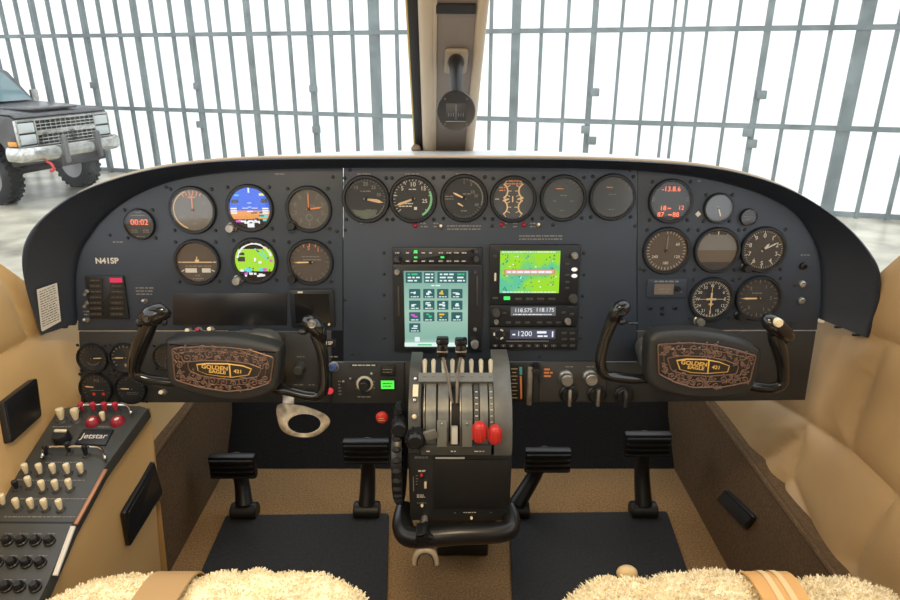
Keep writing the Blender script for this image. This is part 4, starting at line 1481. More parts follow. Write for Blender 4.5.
for a in range(6):
    xx, yy = loc(499 + 5 * math.cos(a * PI / 3), 333 + 4.6 * math.sin(a * PI / 3))
    B().slab(xx, yy, 3 * k, 1.5 * k, z, z + 0.0016, -a * PI / 3 + PI / 2).build('key', white_m if a % 2 else dark_m, g)
xx, yy = loc(527, 340)
B().slab(xx, yy, 42 * k, 0.7 * k, z, z + 0.0006).build('rule', dim_m, g)
# counter with a small window
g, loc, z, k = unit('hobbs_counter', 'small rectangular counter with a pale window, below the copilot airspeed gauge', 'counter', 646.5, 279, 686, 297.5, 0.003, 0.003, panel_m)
screen(g, loc, z + 0.0008, 654, 283.5, 672.5, 294, mat('counter_window', (0.17, 0.14, 0.12), 0.3), 'window')
b = B()
b.dashes(*loc(666, 281), 24 * k, 1, 1, 1.6 * k, z + 0.0004)
b.dashes(*loc(664, 290), 11 * k, 2, 3 * k, 1.2 * k, z + 0.0011)
b.dashes(*loc(681, 291.5), 4 * k, 1, 1, 1 * k, z + 0.0004)
b.build('lettering', dim_m, g)
mini_knob(g, loc, z, 677, 288, 0.0045, black_m, 0.008)

# ============================================================ control yokes
HY = 0.115


def curl(b, x, y, r, turns, a0, hand, z, w_):
    pts, rad = [], []
    n = int(14 * turns) + 4
    for i in range(n):
        t = i / (n - 1)
        a = a0 + hand * 2 * PI * turns * t
        rr = r * (1 - 0.82 * t)
        pts.append((x + rr * math.cos(a), y + rr * math.sin(a), z))
        rad.append(w_ * (1.0 - 0.45 * t))
    b.tube(pts, rad, 6)
    b.ball(pts[-1], w_ * 1.5, (1, 1, 0.7), 8)


def inside(p, poly):
    c = False
    for i in range(len(poly)):
        (x0, y0), (x1, y1) = poly[i - 1], poly[i]
        if (y0 > p[1]) != (y1 > p[1]) and p[0] < (x1 - x0) * (p[1] - y0) / (y1 - y0 + 1e-12) + x0:
            c = not c
    return c


def inset(poly, k):
    cx = sum(p[0] for p in poly) / len(poly)
    cy = sum(p[1] for p in poly) / len(poly)
    return [(cx + (x - cx) * k, cy + (y - cy) * k) for x, y in poly]


def pane_inset(poly, d):
    """shrink a polygon by a fixed distance all round"""
    cx = sum(p[0] for p in poly) / len(poly)
    cy = sum(p[1] for p in poly) / len(poly)
    xs = max(abs(p[0] - cx) for p in poly)
    ys_ = max(abs(p[1] - cy) for p in poly)
    return [(cx + (x - cx) * (1 - d / xs), cy + (y - cy) * (1 - d / ys_)) for x, y in poly]


def yoke(label, c, pad, pl_, em, left, right, tilt, seed, stem):
    g = thing('control_yoke', label, 'control yoke', PAN.frame(c[0], c[1], HY), 'control yokes')
    rel = lambda pts, h=0.0: [tuple(PAN.uv(x, y, HY + h) - PAN.uv(*c, HY)) for x, y in pts]
    padp = [tuple(p[:2]) for p in spline([(*p, 0) for p in rel(pad, 0.012)], 4, True)]
    B().prism(padp, -0.012, 0.020, 0.009, seg=4).build('pad', mat('pad_vinyl', (0.020, 0.021, 0.022), 0.5, bump=(300, 0.4, 0.0006)), g)
    B().cyl((0, 0, -HY + 0.004), (0, 0, -0.011), 0.026, 0.024, 20).build('column_shaft', steel_m, g)
    pp = rpoly(rel(pl_, 0.022), 0.004)
    cv = B().prism(pp, 0.020, 0.0225, 0.001).build('cover_plate', plate_m, g)
    b = B()
    rng = random.Random(seed)
    b.tube([(x, y, 0.0230) for x, y in pane_inset(pp, 0.0012)], 0.0012, 6, True)
    b.tube([(x, y, 0.0228) for x, y in pane_inset(pp, 0.0105)], 0.0006, 6, True)
    ep = rel(em, 0.024)
    ring = rpoly(inset(ep, 1.34), 0.004)
    b.tube([(x, y, 0.0230) for x, y in ring], 0.0010, 6, True)
    b.build('border_relief', copper_m, cv)
    b = B()
    placed = []
    tries = 0
    xs = [p[0] for p in pp]
    ys_ = [p[1] for p in pp]
    while len(placed) < 46 and tries < 5000:
        tries += 1
        x, y = rng.uniform(min(xs), max(xs)), rng.uniform(min(ys_), max(ys_))
        r = rng.uniform(0.0045, 0.0085) if tries < 1600 else rng.uniform(0.0028, 0.0045)
        if not inside((x, y), inset(pp, 0.90)) or inside((x, y), inset(ep, 1.55)):
            continue
        if any(math.hypot(x - a, y - e) < (r + f) * 0.92 for a, e, f in placed):
            continue
        placed.append((x, y, r))
        curl(b, x, y, r, rng.uniform(1.0, 1.5), rng.uniform(0, 6.28), rng.choice((-1, 1)), 0.0228, 0.00125)
        a = rng.uniform(0, 6.28)
        for q in range(2):
            aa = a + q * 2.4
            b.tube([(x + r * 0.9 * math.cos(aa), y + r * 0.9 * math.sin(aa), 0.0226), (x + r * 1.25 * math.cos(aa + 0.35), y + r * 1.25 * math.sin(aa + 0.35), 0.0230), (x + r * 1.6 * math.cos(aa + 0.2), y + r * 1.6 * math.sin(aa + 0.2), 0.0224)], [0.0006, 0.0014, 0.0004], 6)
    b.build('scrollwork', copper_m, cv)
    # enamelled emblem: gold field with a two-line name and a number
    e = B().prism(ep, 0.0225, 0.0242, 0.0006).build('emblem', emblem_m, cv)
    ins = pane_inset(ep, 0.0017)
    ex0, ex1 = min(p[0] for p in ep), max(p[0] for p in ep)
    ecx, ecy = sum(p[0] for p in ep) / len(ep), sum(p[1] for p in ep) / len(ep)
    wd = ex1 - ex0
    xs_ = ex0 + wd * 0.60

    def half(poly, x, left_):
        out_ = []
        for i in range(len(poly)):
            p, q = poly[i - 1], poly[i]
            ip, iq = (p[0] < x) == left_, (q[0] < x) == left_
            if ip != iq:
                t_ = (x - p[0]) / (q[0] - p[0])
                out_.append((x, p[1] + t_ * (q[1] - p[1])))
            if iq:
                out_.append(q)
        return out_
    for x, lf in ((xs_ - 0.0012, True), (xs_ + 0.0012, False)):
        B().flat(half(ins, x, lf), 0.02445).build('dark_field', plate_m, e)
    t = B()
    ang = math.atan(tilt)
    for i, s_ in enumerate(('GOLDEN', 'EAGLE')):
        lx = ex0 + wd * (0.33 if i == 0 else 0.37)
        t.text(s_, lx, ecy + 0.0029 - i * 0.0066 + tilt * (lx - ecx), 0.0088 if i == 0 else 0.0074, 0.0247, ang, 0.03, sx=1.12 if i == 0 else 1.2)
    t.build('emblem_lettering', emblem_m, e)
    lx = ex0 + wd * 0.745
    B().text('421', lx, ecy + tilt * (lx - ecx), 0.0078, 0.0247, ang, 0.03, sx=1.1).build('emblem_number', emblem_m, e)
    # arms and grips
    for side, d in (('left', left), ('right', right)):
        P = []
        for (x, y, z) in d['path']:
            q = PAN.uv(x, y, HY + z) - PAN.uv(*c, HY)
            P.append((q.x, q.y, z))
        k = 5
        sp = spline(P, k)
        h = B().tube(sp, d['r'], 16).build('handle', gloss_m, g)
        if 'head' in d:
            hb = B()
            Q = []
            for (x, y, z) in d['head']:
                q = PAN.uv(x, y, HY + z) - PAN.uv(*c, HY)
                Q.append((q.x, q.y, z))
            hb.tube(spline(Q, 5), d['hr'], 18)
            hd = hb.build('grip_head', gloss_m, h)
            x, y, z = d['button']
            q = PAN.uv(x, y, HY + z) - PAN.uv(*c, HY)
            bt = B()
            bt.lathe([(0, 0.004), (0.0028, 0.004), (0.0032, 0.002), (0.0055, 0.003), (0.0066, 0.001), (0.0066, -0.006)], 18, T3((q.x, q.y, z)))
            bt.build('button', d.get('bm', steel_m), hd)
            for (x, y, z, sx, sy) in d.get('trig', ()):
                q = PAN.uv(x, y, HY + z) - PAN.uv(*c, HY)
                B().ball((q.x, q.y, z), 0.006, (sx, sy, 0.8), 12).build('trigger', black_m, hd)
    return g


yoke('pilot control yoke with a scrollwork plate, in front of the lower-left gauges', (225, 366),
     [(166.7, 346), (170.5, 337.5), (206.7, 335.7), (241, 337.8), (276, 345.4), (282, 353), (279, 381), (274.7, 390.5), (255, 399), (227.5, 400.5), (192.8, 393), (172, 383.6), (167, 366)],
     [(171.3, 348.2), (180, 346.8), (206.7, 346), (229, 346.8), (251, 349.6), (274.7, 357.2), (271, 383), (251, 389.9), (227.5, 392), (199.7, 387.8), (174.7, 380)],
     [(196.3, 364.2), (206.7, 363.2), (227.5, 363.5), (242.8, 365.6), (251.8, 369), (249, 375.3), (231.7, 377.8), (220.6, 376.7), (206.7, 374.6), (197.6, 370.8)],
     dict(path=[(176, 382, -0.008), (160, 381, -0.004), (144, 378.5, 0.0), (135, 373, 0.002), (135.5, 362, 0.004), (140, 346, 0.008), (147, 330, 0.012), (152, 319, 0.014)], r=[0.0085, 0.0085, 0.0088, 0.0092, 0.0095, 0.0115, 0.0128, 0.012, 0.010],
          head=[(141, 322, 0.014), (147, 318, 0.018), (156, 314, 0.020), (165, 310, 0.018), (168, 308, 0.016)], hr=[0.005, 0.012, 0.0165, 0.0155, 0.0125, 0.006], button=(147, 318, 0.033), bm=dark_m, trig=[(139, 323, 0.02, 0.9, 1.1), (164, 322, 0.022, 0.9, 1.0), (153, 309, 0.03, 1.2, 0.6)]),
     dict(path=[(274, 388, -0.008), (290, 391, -0.004), (307, 395, 0.0), (319, 395, 0.002), (324, 387, 0.004), (324, 368, 0.006), (321, 348, 0.010), (316, 334, 0.012)], r=[0.0085, 0.0085, 0.0088, 0.0088, 0.0085, 0.008, 0.008, 0.0095, 0.010],
          head=[(323, 341, 0.012), (319, 332, 0.016), (314, 325, 0.018), (308, 320, 0.016), (306, 317, 0.014)], hr=[0.006, 0.0115, 0.0135, 0.0115, 0.006], button=(312, 324, 0.030), trig=[(303, 332, 0.018, 1.3, 0.8), (323, 332, 0.02, 0.7, 1.2)]),
     -0.10, 21, None)
yoke('copilot control yoke with a scrollwork plate, in front of the lower-right panel', (703, 365),
     [(647, 346), (650, 336), (662, 331), (687, 329.6), (715, 332), (740, 338), (756, 345), (760.7, 353), (757, 372), (752, 386), (741, 395), (712, 398.5), (685, 397), (660, 391), (649, 384), (646, 372)],
     [(657, 343.7), (690, 342), (712, 344), (735, 349), (756.6, 355.5), (750, 382), (723, 387.6), (692, 388), (675, 383), (657.7, 374)],
     [(676.4, 360.3), (687, 358.7), (706, 359.2), (720, 362), (730, 366), (728, 372.3), (707.5, 374), (691, 373), (679.5, 369.7)],
     dict(path=[(652, 378, -0.008), (636, 379, -0.004), (619, 377.5, 0.0), (605, 374, 0.002), (600.5, 363, 0.004), (603, 346, 0.006), (609, 328, 0.010), (615, 315, 0.012)], r=[0.0085, 0.0085, 0.0085, 0.0085, 0.0085, 0.0085, 0.0085, 0.0095, 0.010],
          head=[(611, 322, 0.012), (615, 315, 0.016), (620, 309, 0.018), (625, 306, 0.016), (627, 305, 0.014)], hr=[0.006, 0.0105, 0.0125, 0.011, 0.006], button=(622, 311, 0.029), bm=black_m, trig=[(632, 323, 0.016, 1.6, 0.5), (622, 322, 0.016, 1.0, 0.9)]),
     dict(path=[(748, 385, -0.008), (762, 387.5, -0.004), (774, 387.5, 0.0), (782, 383.5, 0.002), (783, 372, 0.004), (781, 356, 0.008), (777, 342, 0.012), (774, 333, 0.014)], r=[0.0085, 0.0085, 0.0085, 0.0085, 0.0085, 0.009, 0.011, 0.0115, 0.010],
          head=[(762, 318, 0.014), (767, 320, 0.018), (775, 325, 0.022), (784, 332, 0.020), (791, 338, 0.016)], hr=[0.006, 0.012, 0.0145, 0.013, 0.006], button=(778.5, 323, 0.036), bm=ivory_m, trig=[(786, 340, 0.014, 1.0, 1.3)]),
     -0.10, 33, None)
# grey boots where the columns come through the panel
for label, pts in (('grey metal column collar behind the pilot yoke pad', [(240, 345), (243, 332), (256, 327.5), (274, 329), (282, 336), (283, 352), (278, 372), (244, 372)]),
                   ('grey metal column collar behind the copilot yoke pad', [(634, 345), (638, 338), (648, 334), (690, 333), (700, 345), (698, 372), (645, 372), (637, 362)])):
    cx = sum(p[0] for p in pts) / len(pts)
    cy = sum(p[1] for p in pts) / len(pts)
    g = thing('column_collar', label, 'collar', PAN.frame(cx, cy, 0.004))
    q = rpoly(PAN.rel(pts, (cx, cy), 0.03), 0.008)
    B().prism(q, 0, 0.028, 0.006, seg=3).build('housing', mat('collar_grey', (0.10, 0.10, 0.10), 0.4), g)
    for i in (1, 3):
        x, y = PAN.rel([pts[i]], (cx, cy), 0.03)[0]
        B().cyl((x * 0.8, y * 0.75, 0.028), (x * 0.8, y * 0.75, 0.031), 0.003).build('screw', steel_m, g)

# ============================================================ throttle quadrant and pedestal
def yz(py, y):
    p = atY(456, py, y)
    return (p.y, p.z)


def X_at(px, py, y):
    return atY(px, py, y).x


PROF = [(361, 0.965), (366, 0.945), (376, 0.930), (384, 0.918), (396, 0.898), (410, 0.882), (424, 0.872), (438, 0.866), (447, 0.864), (453, 0.866)]
prof_yz = [Vector((0, *yz(a, b_))) for a, b_ in PROF]
prof_s = spline(prof_yz, 4)
SCALE_Y = 0.885


def QX(px):
    return X_at(px, 410, SCALE_Y)


def arc_pt(py, off=0.0):
    """point on the quadrant's curved face at image height py, raised by off"""
    pys = [a for a, _ in PROF]
    y = np.interp(py, pys, [b_ for _, b_ in PROF])
    z = yz(py, y)[1]
    y2, z2 = np.interp(py + 3, pys, [b_ for _, b_ in PROF]), None
    z2 = yz(py + 3, y2)[1]
    y0 = np.interp(py - 3, pys, [b_ for _, b_ in PROF])
    z0 = yz(py - 3, y0)[1]
    t = Vector((0, y2 - y0, z2 - z0)).normalized()
    n = Vector((0, t.z, -t.y))
    if n.y > 0:
        n = -n
    return Vector((0, y, z)) + n * off


quad = thing('throttle_quadrant', 'centre pedestal with engine levers, two red mixture knobs and a black box below', 'throttle quadrant', T3((QX(458), 0.93, ZF)))
QI = quad.matrix_world.inverted()


def qadd(b, name, m, parent=None, **k):
    o = b.build(name, m, quad if parent is None else parent, M=QI, **k)
    return o


def qsub(b, name, m, parent, **k):
    return b.build(name, m, parent, **k)


quad_m = mat('quadrant_grey', (0.060, 0.062, 0.058), 0.45, var=(30, 0.15))
strip_m = mat('lever_strip', (0.16, 0.165, 0.155), 0.42, 0.3, var=(40, 0.2))


def sweep_face(x0, x1, off, y0, y1, thick=0.004, n=16):
    rows = []
    for i in range(n + 1):
        py = y0 + (y1 - y0) * i / n
        a, c = arc_pt(py, off), arc_pt(py, off - thick)
        rows.append([(x0, c.y, c.z), (x0, a.y, a.z), (x1, a.y, a.z), (x1, c.y, c.z)])
    b = B().loft(rows, True)
    b.f.append((0, 1, 2, 3))
    k = len(rows) * 4
    b.f.append((k - 1, k - 2, k - 3, k - 4))
    return b


def solid_cheek(x0, x1, off, y0=361, y1=453, back=0.998):
    poly = [(arc_pt(y0 + (y1 - y0) * i / 16, off).y, arc_pt(y0 + (y1 - y0) * i / 16, off).z) for i in range(17)]
    zb = poly[-1][1]
    zt = poly[0][1]
    poly += [(back, zb), (back, zt)]
    M = Matrix(((0, 0, 1, 0), (1, 0, 0, 0), (0, 1, 0, 0), (0, 0, 0, 1)))
    return B().prism(poly, x0, x1, 0.002, M)


qadd(solid_cheek(QX(420), QX(495), -0.012), 'housing', mat('slot_black', (0.008, 0.008, 0.009), 0.6))
qadd(solid_cheek(QX(408.5), QX(421), 0.001), 'cheek', quad_m)
qadd(solid_cheek(QX(494), QX(512), 0.006), 'cheek', mat('cheek_grey', (0.13, 0.132, 0.125), 0.42, 0.2, var=(25, 0.25)))
for a, c in ((423.8, 424.4), (425.8, 436), (438, 448.5), (450.5, 451.2), (460, 460.6), (461.5, 472.5), (480, 488), (489.5, 493.5)):
    qadd(sweep_face(QX(a), QX(c), -0.001, 382, 446), 'slot_strip', strip_m if c - a > 1 else steel_m)
qadd(sweep_face(QX(418), QX(497), 0.006, 374.5, 383.5, 0.016, 6), 'top_bar', mat('bar_grey', (0.17, 0.175, 0.165), 0.4, 0.3))
qadd(sweep_face(QX(421), QX(491), 0.006, 444, 452.5, 0.016, 5), 'lower_lip', quad_m)
for px in (424, 433, 443.5, 452.5, 462.5, 472, 482, 492):
    x = QX(px)
    a, c = arc_pt(376, 0.0), arc_pt(366, 0.010)
    b = B().box((x, 0, 0), (0.0075, 0.006, 0.0001)) if False else B()
    b.tube([(x, a.y, a.z), (x, (a.y + c.y) / 2 - 0.002, (a.z + c.z) / 2), (x, c.y, c.z), (x, c.y, c.z + 0.003)], [0.0030, 0.0034, 0.0040, 0.002], 10)
    qadd(b, 'switch_tab', mat('tab_cream', (0.52, 0.47, 0.36), 0.45))
    p = arc_pt(378, 0.0075)
    qadd(B().rect(0, 0, 0.006, 0.0018, 0, 0, T3((x, p.y, p.z)) @ Matrix.Rotation(R(60), 4, 'X')), 'caption', dim_m)
# scale marks and captions on the strips
b = B()
for py in range(392, 425, 6):
    for px in (476.5, 491.5):
        p = arc_pt(py, 0.0006)
        b.rect(0, 0, 0.004, 0.0016, 0, 0, T3((QX(px), p.y, p.z)) @ Matrix.Rotation(R(65), 4, 'X'))
qadd(sweep_face(QX(474), QX(479), -0.0005, 384, 444), 'slot_strip', quad_m)
qadd(b, 'scale_marks', white_m)
for px, wd in ((429, 0.008), (454, 0.010), (480, 0.018)):
    p = arc_pt(448.5, 0.0068)
    b = B().dashes(0, 0, wd, 1, 1, 0.0018, 0)
    M_ = T3((QX(px), p.y, p.z)) @ Matrix.Rotation(R(82), 4, 'X')
    b.v = [tuple(M_ @ Vector(v)) for v in b.v]
    qadd(b, 'caption', white_m)

# levers. throttles stand tall in front of the touchscreen
for px, tx, tw in ((443, 442.5, 338), (463, 461, 339)):
    p0, p1 = arc_pt(402, -0.004), arc_pt(384, 0.028)
    top = atY(tx, 356, 0.90)
    t2 = atY(tx, tw, 0.90)
    b = B().tube(spline([(QX(px + 8 * (1 if px < 450 else -1)) if False else QX(452 if px < 450 else 457), p0.y, p0.z), (QX(px * 0.5 + 226), p1.y - 0.004, p1.z), tuple(top)], 6), 0.0024, 8)
    lv = qadd(b, 'throttle_lever', steel_m)
    hb = B().box((0, 0, 0), (0.016, 0.015, (t2 - top).length), 0.0035, T3((top + t2) / 2))
    hb.box((0, 0, 0), (0.019, 0.019, 0.009), 0.003, T3(t2 + Vector((0, 0, -0.004))))
    hb.build('lever_handle', gloss_m, lv)
    hb = B().box((0, 0, 0), (0.017, 0.016, 0.003), 0.001, T3(top + Vector((0, 0, 0.010))))
    hb.build('handle_band', steel_m, lv)
# propeller levers: flat paddles
for px, py0, py1, wd, sk in ((442, 420, 444, 9.5, 0), (467, 420, 444, 9.5, 0)):
    b = sweep_face(QX(px - wd / 2), QX(px + wd / 2), 0.010, py0, py1, 0.005, 6)
    lv = qadd(b, 'propeller_lever', mat('paddle_grey', (0.20, 0.205, 0.19), 0.38, 0.4))
    p = arc_pt(py0 + 3, 0.011)
    B().ball((QX(px), p.y, p.z), 0.0022).build('rivet', steel_m, lv)
p = arc_pt(432, 0.014)
b = B().box((0, 0, 0), (0.020, 0.006, 0.016), 0.002, T3((QX(431), p.y, p.z)) @ Matrix.Rotation(-0.3, 4, 'Y'))
qadd(b, 'friction_paddle', mat('paddle_grey', (0.2, 0.2, 0.19), 0.4))
b = sweep_face(QX(451.5), QX(457.5), 0.008, 426, 442, 0.010, 5)
qadd(b, 'centre_lever', mat('lever_pale', (0.52, 0.50, 0.45), 0.4))
for px, py, s_ in ((478.5, 427, 1.0), (493.5, 429.5, 0.92)):
    p0, p1 = arc_pt(414, -0.004), arc_pt(py, 0.028)
    lv = qadd(B().tube([(QX(px), arc_pt(440, -0.006).y, arc_pt(440, -0.006).z), (QX(px), p1.y, p1.z)], 0.003, 8), 'mixture_lever', steel_m)
    b = B()
    n = 18
    prof = [(0, -0.0155), (0.006, -0.0155), (0.0092, -0.0125), (0.0105, -0.005), (0.0105, 0.005), (0.0092, 0.0125), (0.006, 0.0155), (0, 0.0155)]
    b.lathe([(r * s_ * 0.98, z * s_ * 1.05) for r, z in prof], n, T3((QX(px), p1.y, p1.z)))
    for i in range(9):
        a = 2 * PI * i / 9
        b.tube([(QX(px) + 0.0102 * s_ * math.cos(a), p1.y + 0.0102 * s_ * math.sin(a), p1.z + q * s_) for q in (-0.011, 0, 0.011)], [0.001, 0.0018, 0.001], 6)
    b.build('red_knob', red_m, lv)
# left cheek plate with a white rocker and button
pl_ = qadd(sweep_face(QX(412), QX(419), 0.003, 372, 420, 0.004, 8), 'side_plate', quad_m)
qadd(sweep_face(QX(412.6), QX(418.0), 0.007, 387, 398, 0.005, 3), 'rocker', ivory_m)
for py, m in ((380, chrome_m), (401, chrome_m), (416.5, ivory_m)):
    p = arc_pt(py, 0.004)
    qadd(B().ball((QX(414.5), p.y, p.z), 0.0038, (1, 1, 1), 12), 'button', m)
# friction knobs and the trim wheel on the left flank
p = arc_pt(437, 0.004)
b = B().lathe([(0, 0.014), (0.010, 0.014), (0.0135, 0.010), (0.0145, 0.0), (0.0145, -0.022), (0, -0.022)], 20, T3((QX(416), p.y, p.z)) @ Matrix.Rotation(PI / 2, 4, 'X'))
for i in range(10):
    a = 2 * PI * i / 10
    b.tube([(QX(416) + 0.0145 * math.cos(a), p.y - 0.010, p.z + 0.0145 * math.sin(a)), (QX(416) + 0.0145 * math.cos(a), p.y + 0.018, p.z + 0.0145 * math.sin(a))], 0.0022, 6)
qadd(b, 'friction_knob', black_m)
c = atY(399, 466, 0.885)
b = B()
RW = 0.078
b.lathe([(RW * 0.55, -0.003), (RW * 0.9, -0.006), (RW, -0.008), (RW * 1.03, 0), (RW, 0.008), (RW * 0.9, 0.006), (RW * 0.55, 0.003)], 44, T3((c.x - 0.001, c.y + 0.04, c.z)) @ Matrix.Rotation(PI / 2, 4, 'Y'))
tw = qadd(b, 'trim_wheel', black_m)
b = B()
for i in range(30):
    a = 2 * PI * i / 30
    b.ball((c.x - 0.001, c.y + 0.04 + RW * 1.02 * math.cos(a), c.z + RW * 1.02 * math.sin(a)), 0.0052, (1.5, 1, 1), 8)
b.build('knurled_rim', rubber_m, tw)
for py, y, r in ((427, 0.88, 0.0135), (408, 0.90, 0.006)):
    q = atY(399.5, py, y)
    qadd(B().lathe([(0, 0.012), (r * 0.8, 0.012), (r, 0.008), (r, -0.012), (r * 0.7, -0.016), (0, -0.016)], 18, T3(q) @ Matrix.Rotation(PI / 2, 4, 'X')), 'lock_knob', black_m)
# lower box
yb = 0.872
x0, x1 = X_at(409, 485, yb), X_at(511, 485, yb)
z1, z0 = atY(456, 454, yb).z, atY(456, 521, yb).z
boxm = mat('pedestal_black', (0.020, 0.021, 0.022), 0.45, var=(14, 0.15))
bx = qadd(B().box(((x0 + x1) / 2, yb + 0.09, (z0 + z1) / 2), (x1 - x0, 0.18, z1 - z0), 0.003), 'pedestal_box', boxm)
q0, q1 = atY(433, 460, yb - 0.002), atY(508, 508, yb - 0.002)
B().box(((q0.x + q1.x) / 2, yb - 0.001, (q0.z + q1.z) / 2), (q1.x - q0.x, 0.004, q0.z - q1.z), 0.001).build('blank_plate', mat('blank_black', (0.014, 0.015, 0.016), 0.4), bx)
for nm, m, px, py, w_, h_, rows_ in (('label_strip', white_m, 450, 458, 34, 2.6, 0), ('caption', dim_m, 422, 457.5, 17, 3, 2), ('caption', white_m, 422, 471, 9, 3, 2), ('caption', dim_m, 413.5, 484, 1.2, 21, 0), ('caption', dim_m, 417, 480, 3, 16, 4), ('caption', dim_m, 424.5, 484, 2, 6, 2),
                                     ('caption', white_m, 421, 496, 10, 5, 3), ('caption', dim_m, 422, 503, 12, 1.2, 1), ('caption', white_m, 470, 512.5, 16, 1.6, 1), ('caption', dim_m, 455, 513, 2.5, 1.6, 1), ('caption', dim_m, 491, 512.5, 3, 1.6, 1)):
    q = atY(px, py, yb - 0.0035)
    k = 0.00135
    b = B()
    M_ = T3(q) @ Matrix.Rotation(PI / 2, 4, 'X')
    if rows_:
        b.dashes(0, 0, w_ * k, rows_, h_ * k / rows_, 1.1 * k)
    else:
        b.rect(0, 0, w_ * k, h_ * k)
    b.v = [tuple(M_ @ Vector(v)) for v in b.v]
    b.build(nm, m, bx)
for px, py, m in ((421.5, 475, red_m), (422, 505.5, ivory_m), (471.5, 518, ivory_m)):
    q = atY(px, py, yb - 0.004)
    B().ball(q, 0.0025, (1, 1.6, 1), 10).build('button', m, bx)
q = atY(425.5, 485, yb - 0.004)
B().box(q, (0.004, 0.008, 0.009), 0.001).build('rocker', ivory_m, bx)
# rolled rubber bumper under the box, and the foot behind it
a, c = atY(404, 530, yb - 0.01), atY(510, 527, yb - 0.01)
pts = [(a.x - 0.002, a.y + 0.05, a.z + 0.006), (a.x - 0.003, a.y + 0.01, a.z), (a.x + 0.015, a.y - 0.012, a.z - 0.004), ((a.x + c.x) / 2, a.y - 0.016, (a.z + c.z) / 2 + 0.002), (c.x - 0.012, c.y - 0.012, c.z + 0.001), (c.x + 0.002, c.y + 0.005, c.z + 0.008), (c.x, c.y + 0.03, c.z + 0.018)]
qadd(B().tube(spline(pts, 6), [0.015, 0.0175, 0.0175, 0.0170, 0.0165, 0.015, 0.010], 16), 'rubber_roll', mat('roll_rubber', (0.010, 0.010, 0.011), 0.32))
f0, f1 = atZ(437, 556, ZF + 0.001), atZ(488, 556, ZF + 0.001)
ht = (atY(456, 538, f0.y).z - ZF)
qadd(B().box(((f0.x + f1.x) / 2, f0.y + 0.09, ZF + 0.045), (f1.x - f0.x, 0.18, 0.09), 0.004), 'foot_box', mat('foot_dark', (0.018, 0.020, 0.020), 0.3))
qadd(B().box(((x0 + x1) / 2 , 1.10, (ZF + z1) / 2 + 0.05), ((x1 - x0) * 0.9, 0.16, z1 - ZF - 0.12), 0.006), 'pedestal_column', boxm)
# star knob and the pale horseshoe handle hanging from it
kc = atY(424, 535, yb - 0.03)
star = [(0.018 * (1.0 if i % 2 == 0 else 0.68) * math.cos(PI * i / 6 + 0.3), 0.018 * (1.0 if i % 2 == 0 else 0.68) * math.sin(PI * i / 6 + 0.3)) for i in range(12)]
sk = qadd(B().prism(rpoly(star, 0.004), -0.014, 0.014, 0.004, T3(kc) @ Matrix.Rotation(PI / 2, 4, 'X')), 'star_knob', black_m)
B().cyl(kc, kc + Vector((0.0, 0.07, 0.02)), 0.006).build('knob_shaft', steel_m, sk)
hc = atY(425.5, 556, yb - 0.035)
hp = [(-0.017, 0, -0.016), (-0.016, 0, -0.004), (-0.011, 0, 0.008), (0, 0, 0.0135), (0.011, 0, 0.008), (0.016, 0, -0.004), (0.017, 0, -0.016)]
hs = qadd(B().tube([hc + p for p in spline(hp, 5)], [0.0045, 0.005, 0.0055, 0.006, 0.0055, 0.005, 0.0045], 12), 'horseshoe_handle', mat('handle_bone', (0.55, 0.46, 0.33), 0.4))
B().tube([hc + Vector(p) * 0.80 + Vector((0, -0.005, -0.001)) for p in spline(hp, 5)], 0.0012, 6).build('handle_groove', dark_m, hs)
B().cyl(hc + Vector((0, 0.0, 0.012)), kc + Vector((0, 0.01, 0)), 0.004).build('link', steel_m, hs)

# red pull knob left of the quadrant
q = atY(382, 417.5, 0.93)
g = thing('pull_knob', 'round red pull knob under the panel, left of the engine levers', 'knob', T3(q))
B().cyl((0, 0, 0), (0, 0.03, -0.012), 0.003).build('shaft', black_m, g)
B().lathe([(0, 0.006), (0.006, 0.0055), (0.0095, 0.003), (0.0105, -0.001), (0.008, -0.006), (0.004, -0.008), (0, -0.008)], 22, Matrix.Rotation(PI / 2, 4, 'X')).build('knob', red_m, g)
b = B().dashes(0, 0.0, 0.010, 2, 0.004, 0.0012)
b.v = [(v[0], -0.0066, v[1]) for v in b.v]
b.build('lettering', cream_m, g)

# oval ring handle hanging under the pilot yoke
q = atY(303, 420, 0.945)
kk = q.y / ray(303, 420).y / FOC
g = thing('ring_handle', 'worn metal oval ring handle hanging under the panel below the pilot yoke', 'handle', T3(q) @ Matrix.Rotation(R(62), 4, 'X'))
outer = [(-26, 15), (-24, -4), (-17, -13), (-2, -17.5), (13, -16), (24, -8), (27, 0), (20, 7), (5, 13), (-8, 15.5)]
outer = [(x * kk, y * kk * 0.98) for x, y in outer]
outer = [tuple(p[:2]) for p in spline([(*p, 0) for p in outer], 4, True)]
inner = [(1.5 * kk + 16.5 * kk * math.cos(2 * PI * i / len(outer)), -3.5 * kk + 9.5 * kk * math.sin(2 * PI * i / len(outer))) for i in range(len(outer))]
def by_angle(P, c):
    return sorted(P, key=lambda p: math.atan2(p[1] - c[1], p[0] - c[0]))
cc = (1.5 * kk, -3.5 * kk)
outer, inner = by_angle(outer, cc), by_angle(inner, cc)
rows = []
for o, i in zip(outer, inner):
    rows.append([(*o, -0.002), (*o, 0.0015), (o[0] * 0.97, o[1] * 0.97, 0.0022), (*i, 0.0022), (*i, -0.002)])
rows.append(rows[0])
B().loft(rows, True).build('ring', mat('worn_brass', (0.30, 0.25, 0.18), 0.4, 0.5, var=(80, 0.4)), g)
B().box((-0.026, 0.034, -0.004), (0.020, 0.03, 0.006), 0.002).build('hinge_tab', steel_m, g)

# ============================================================ side console by the pilot
def CPT(px, py, h=0):
    return CON.pt(px, py, h)


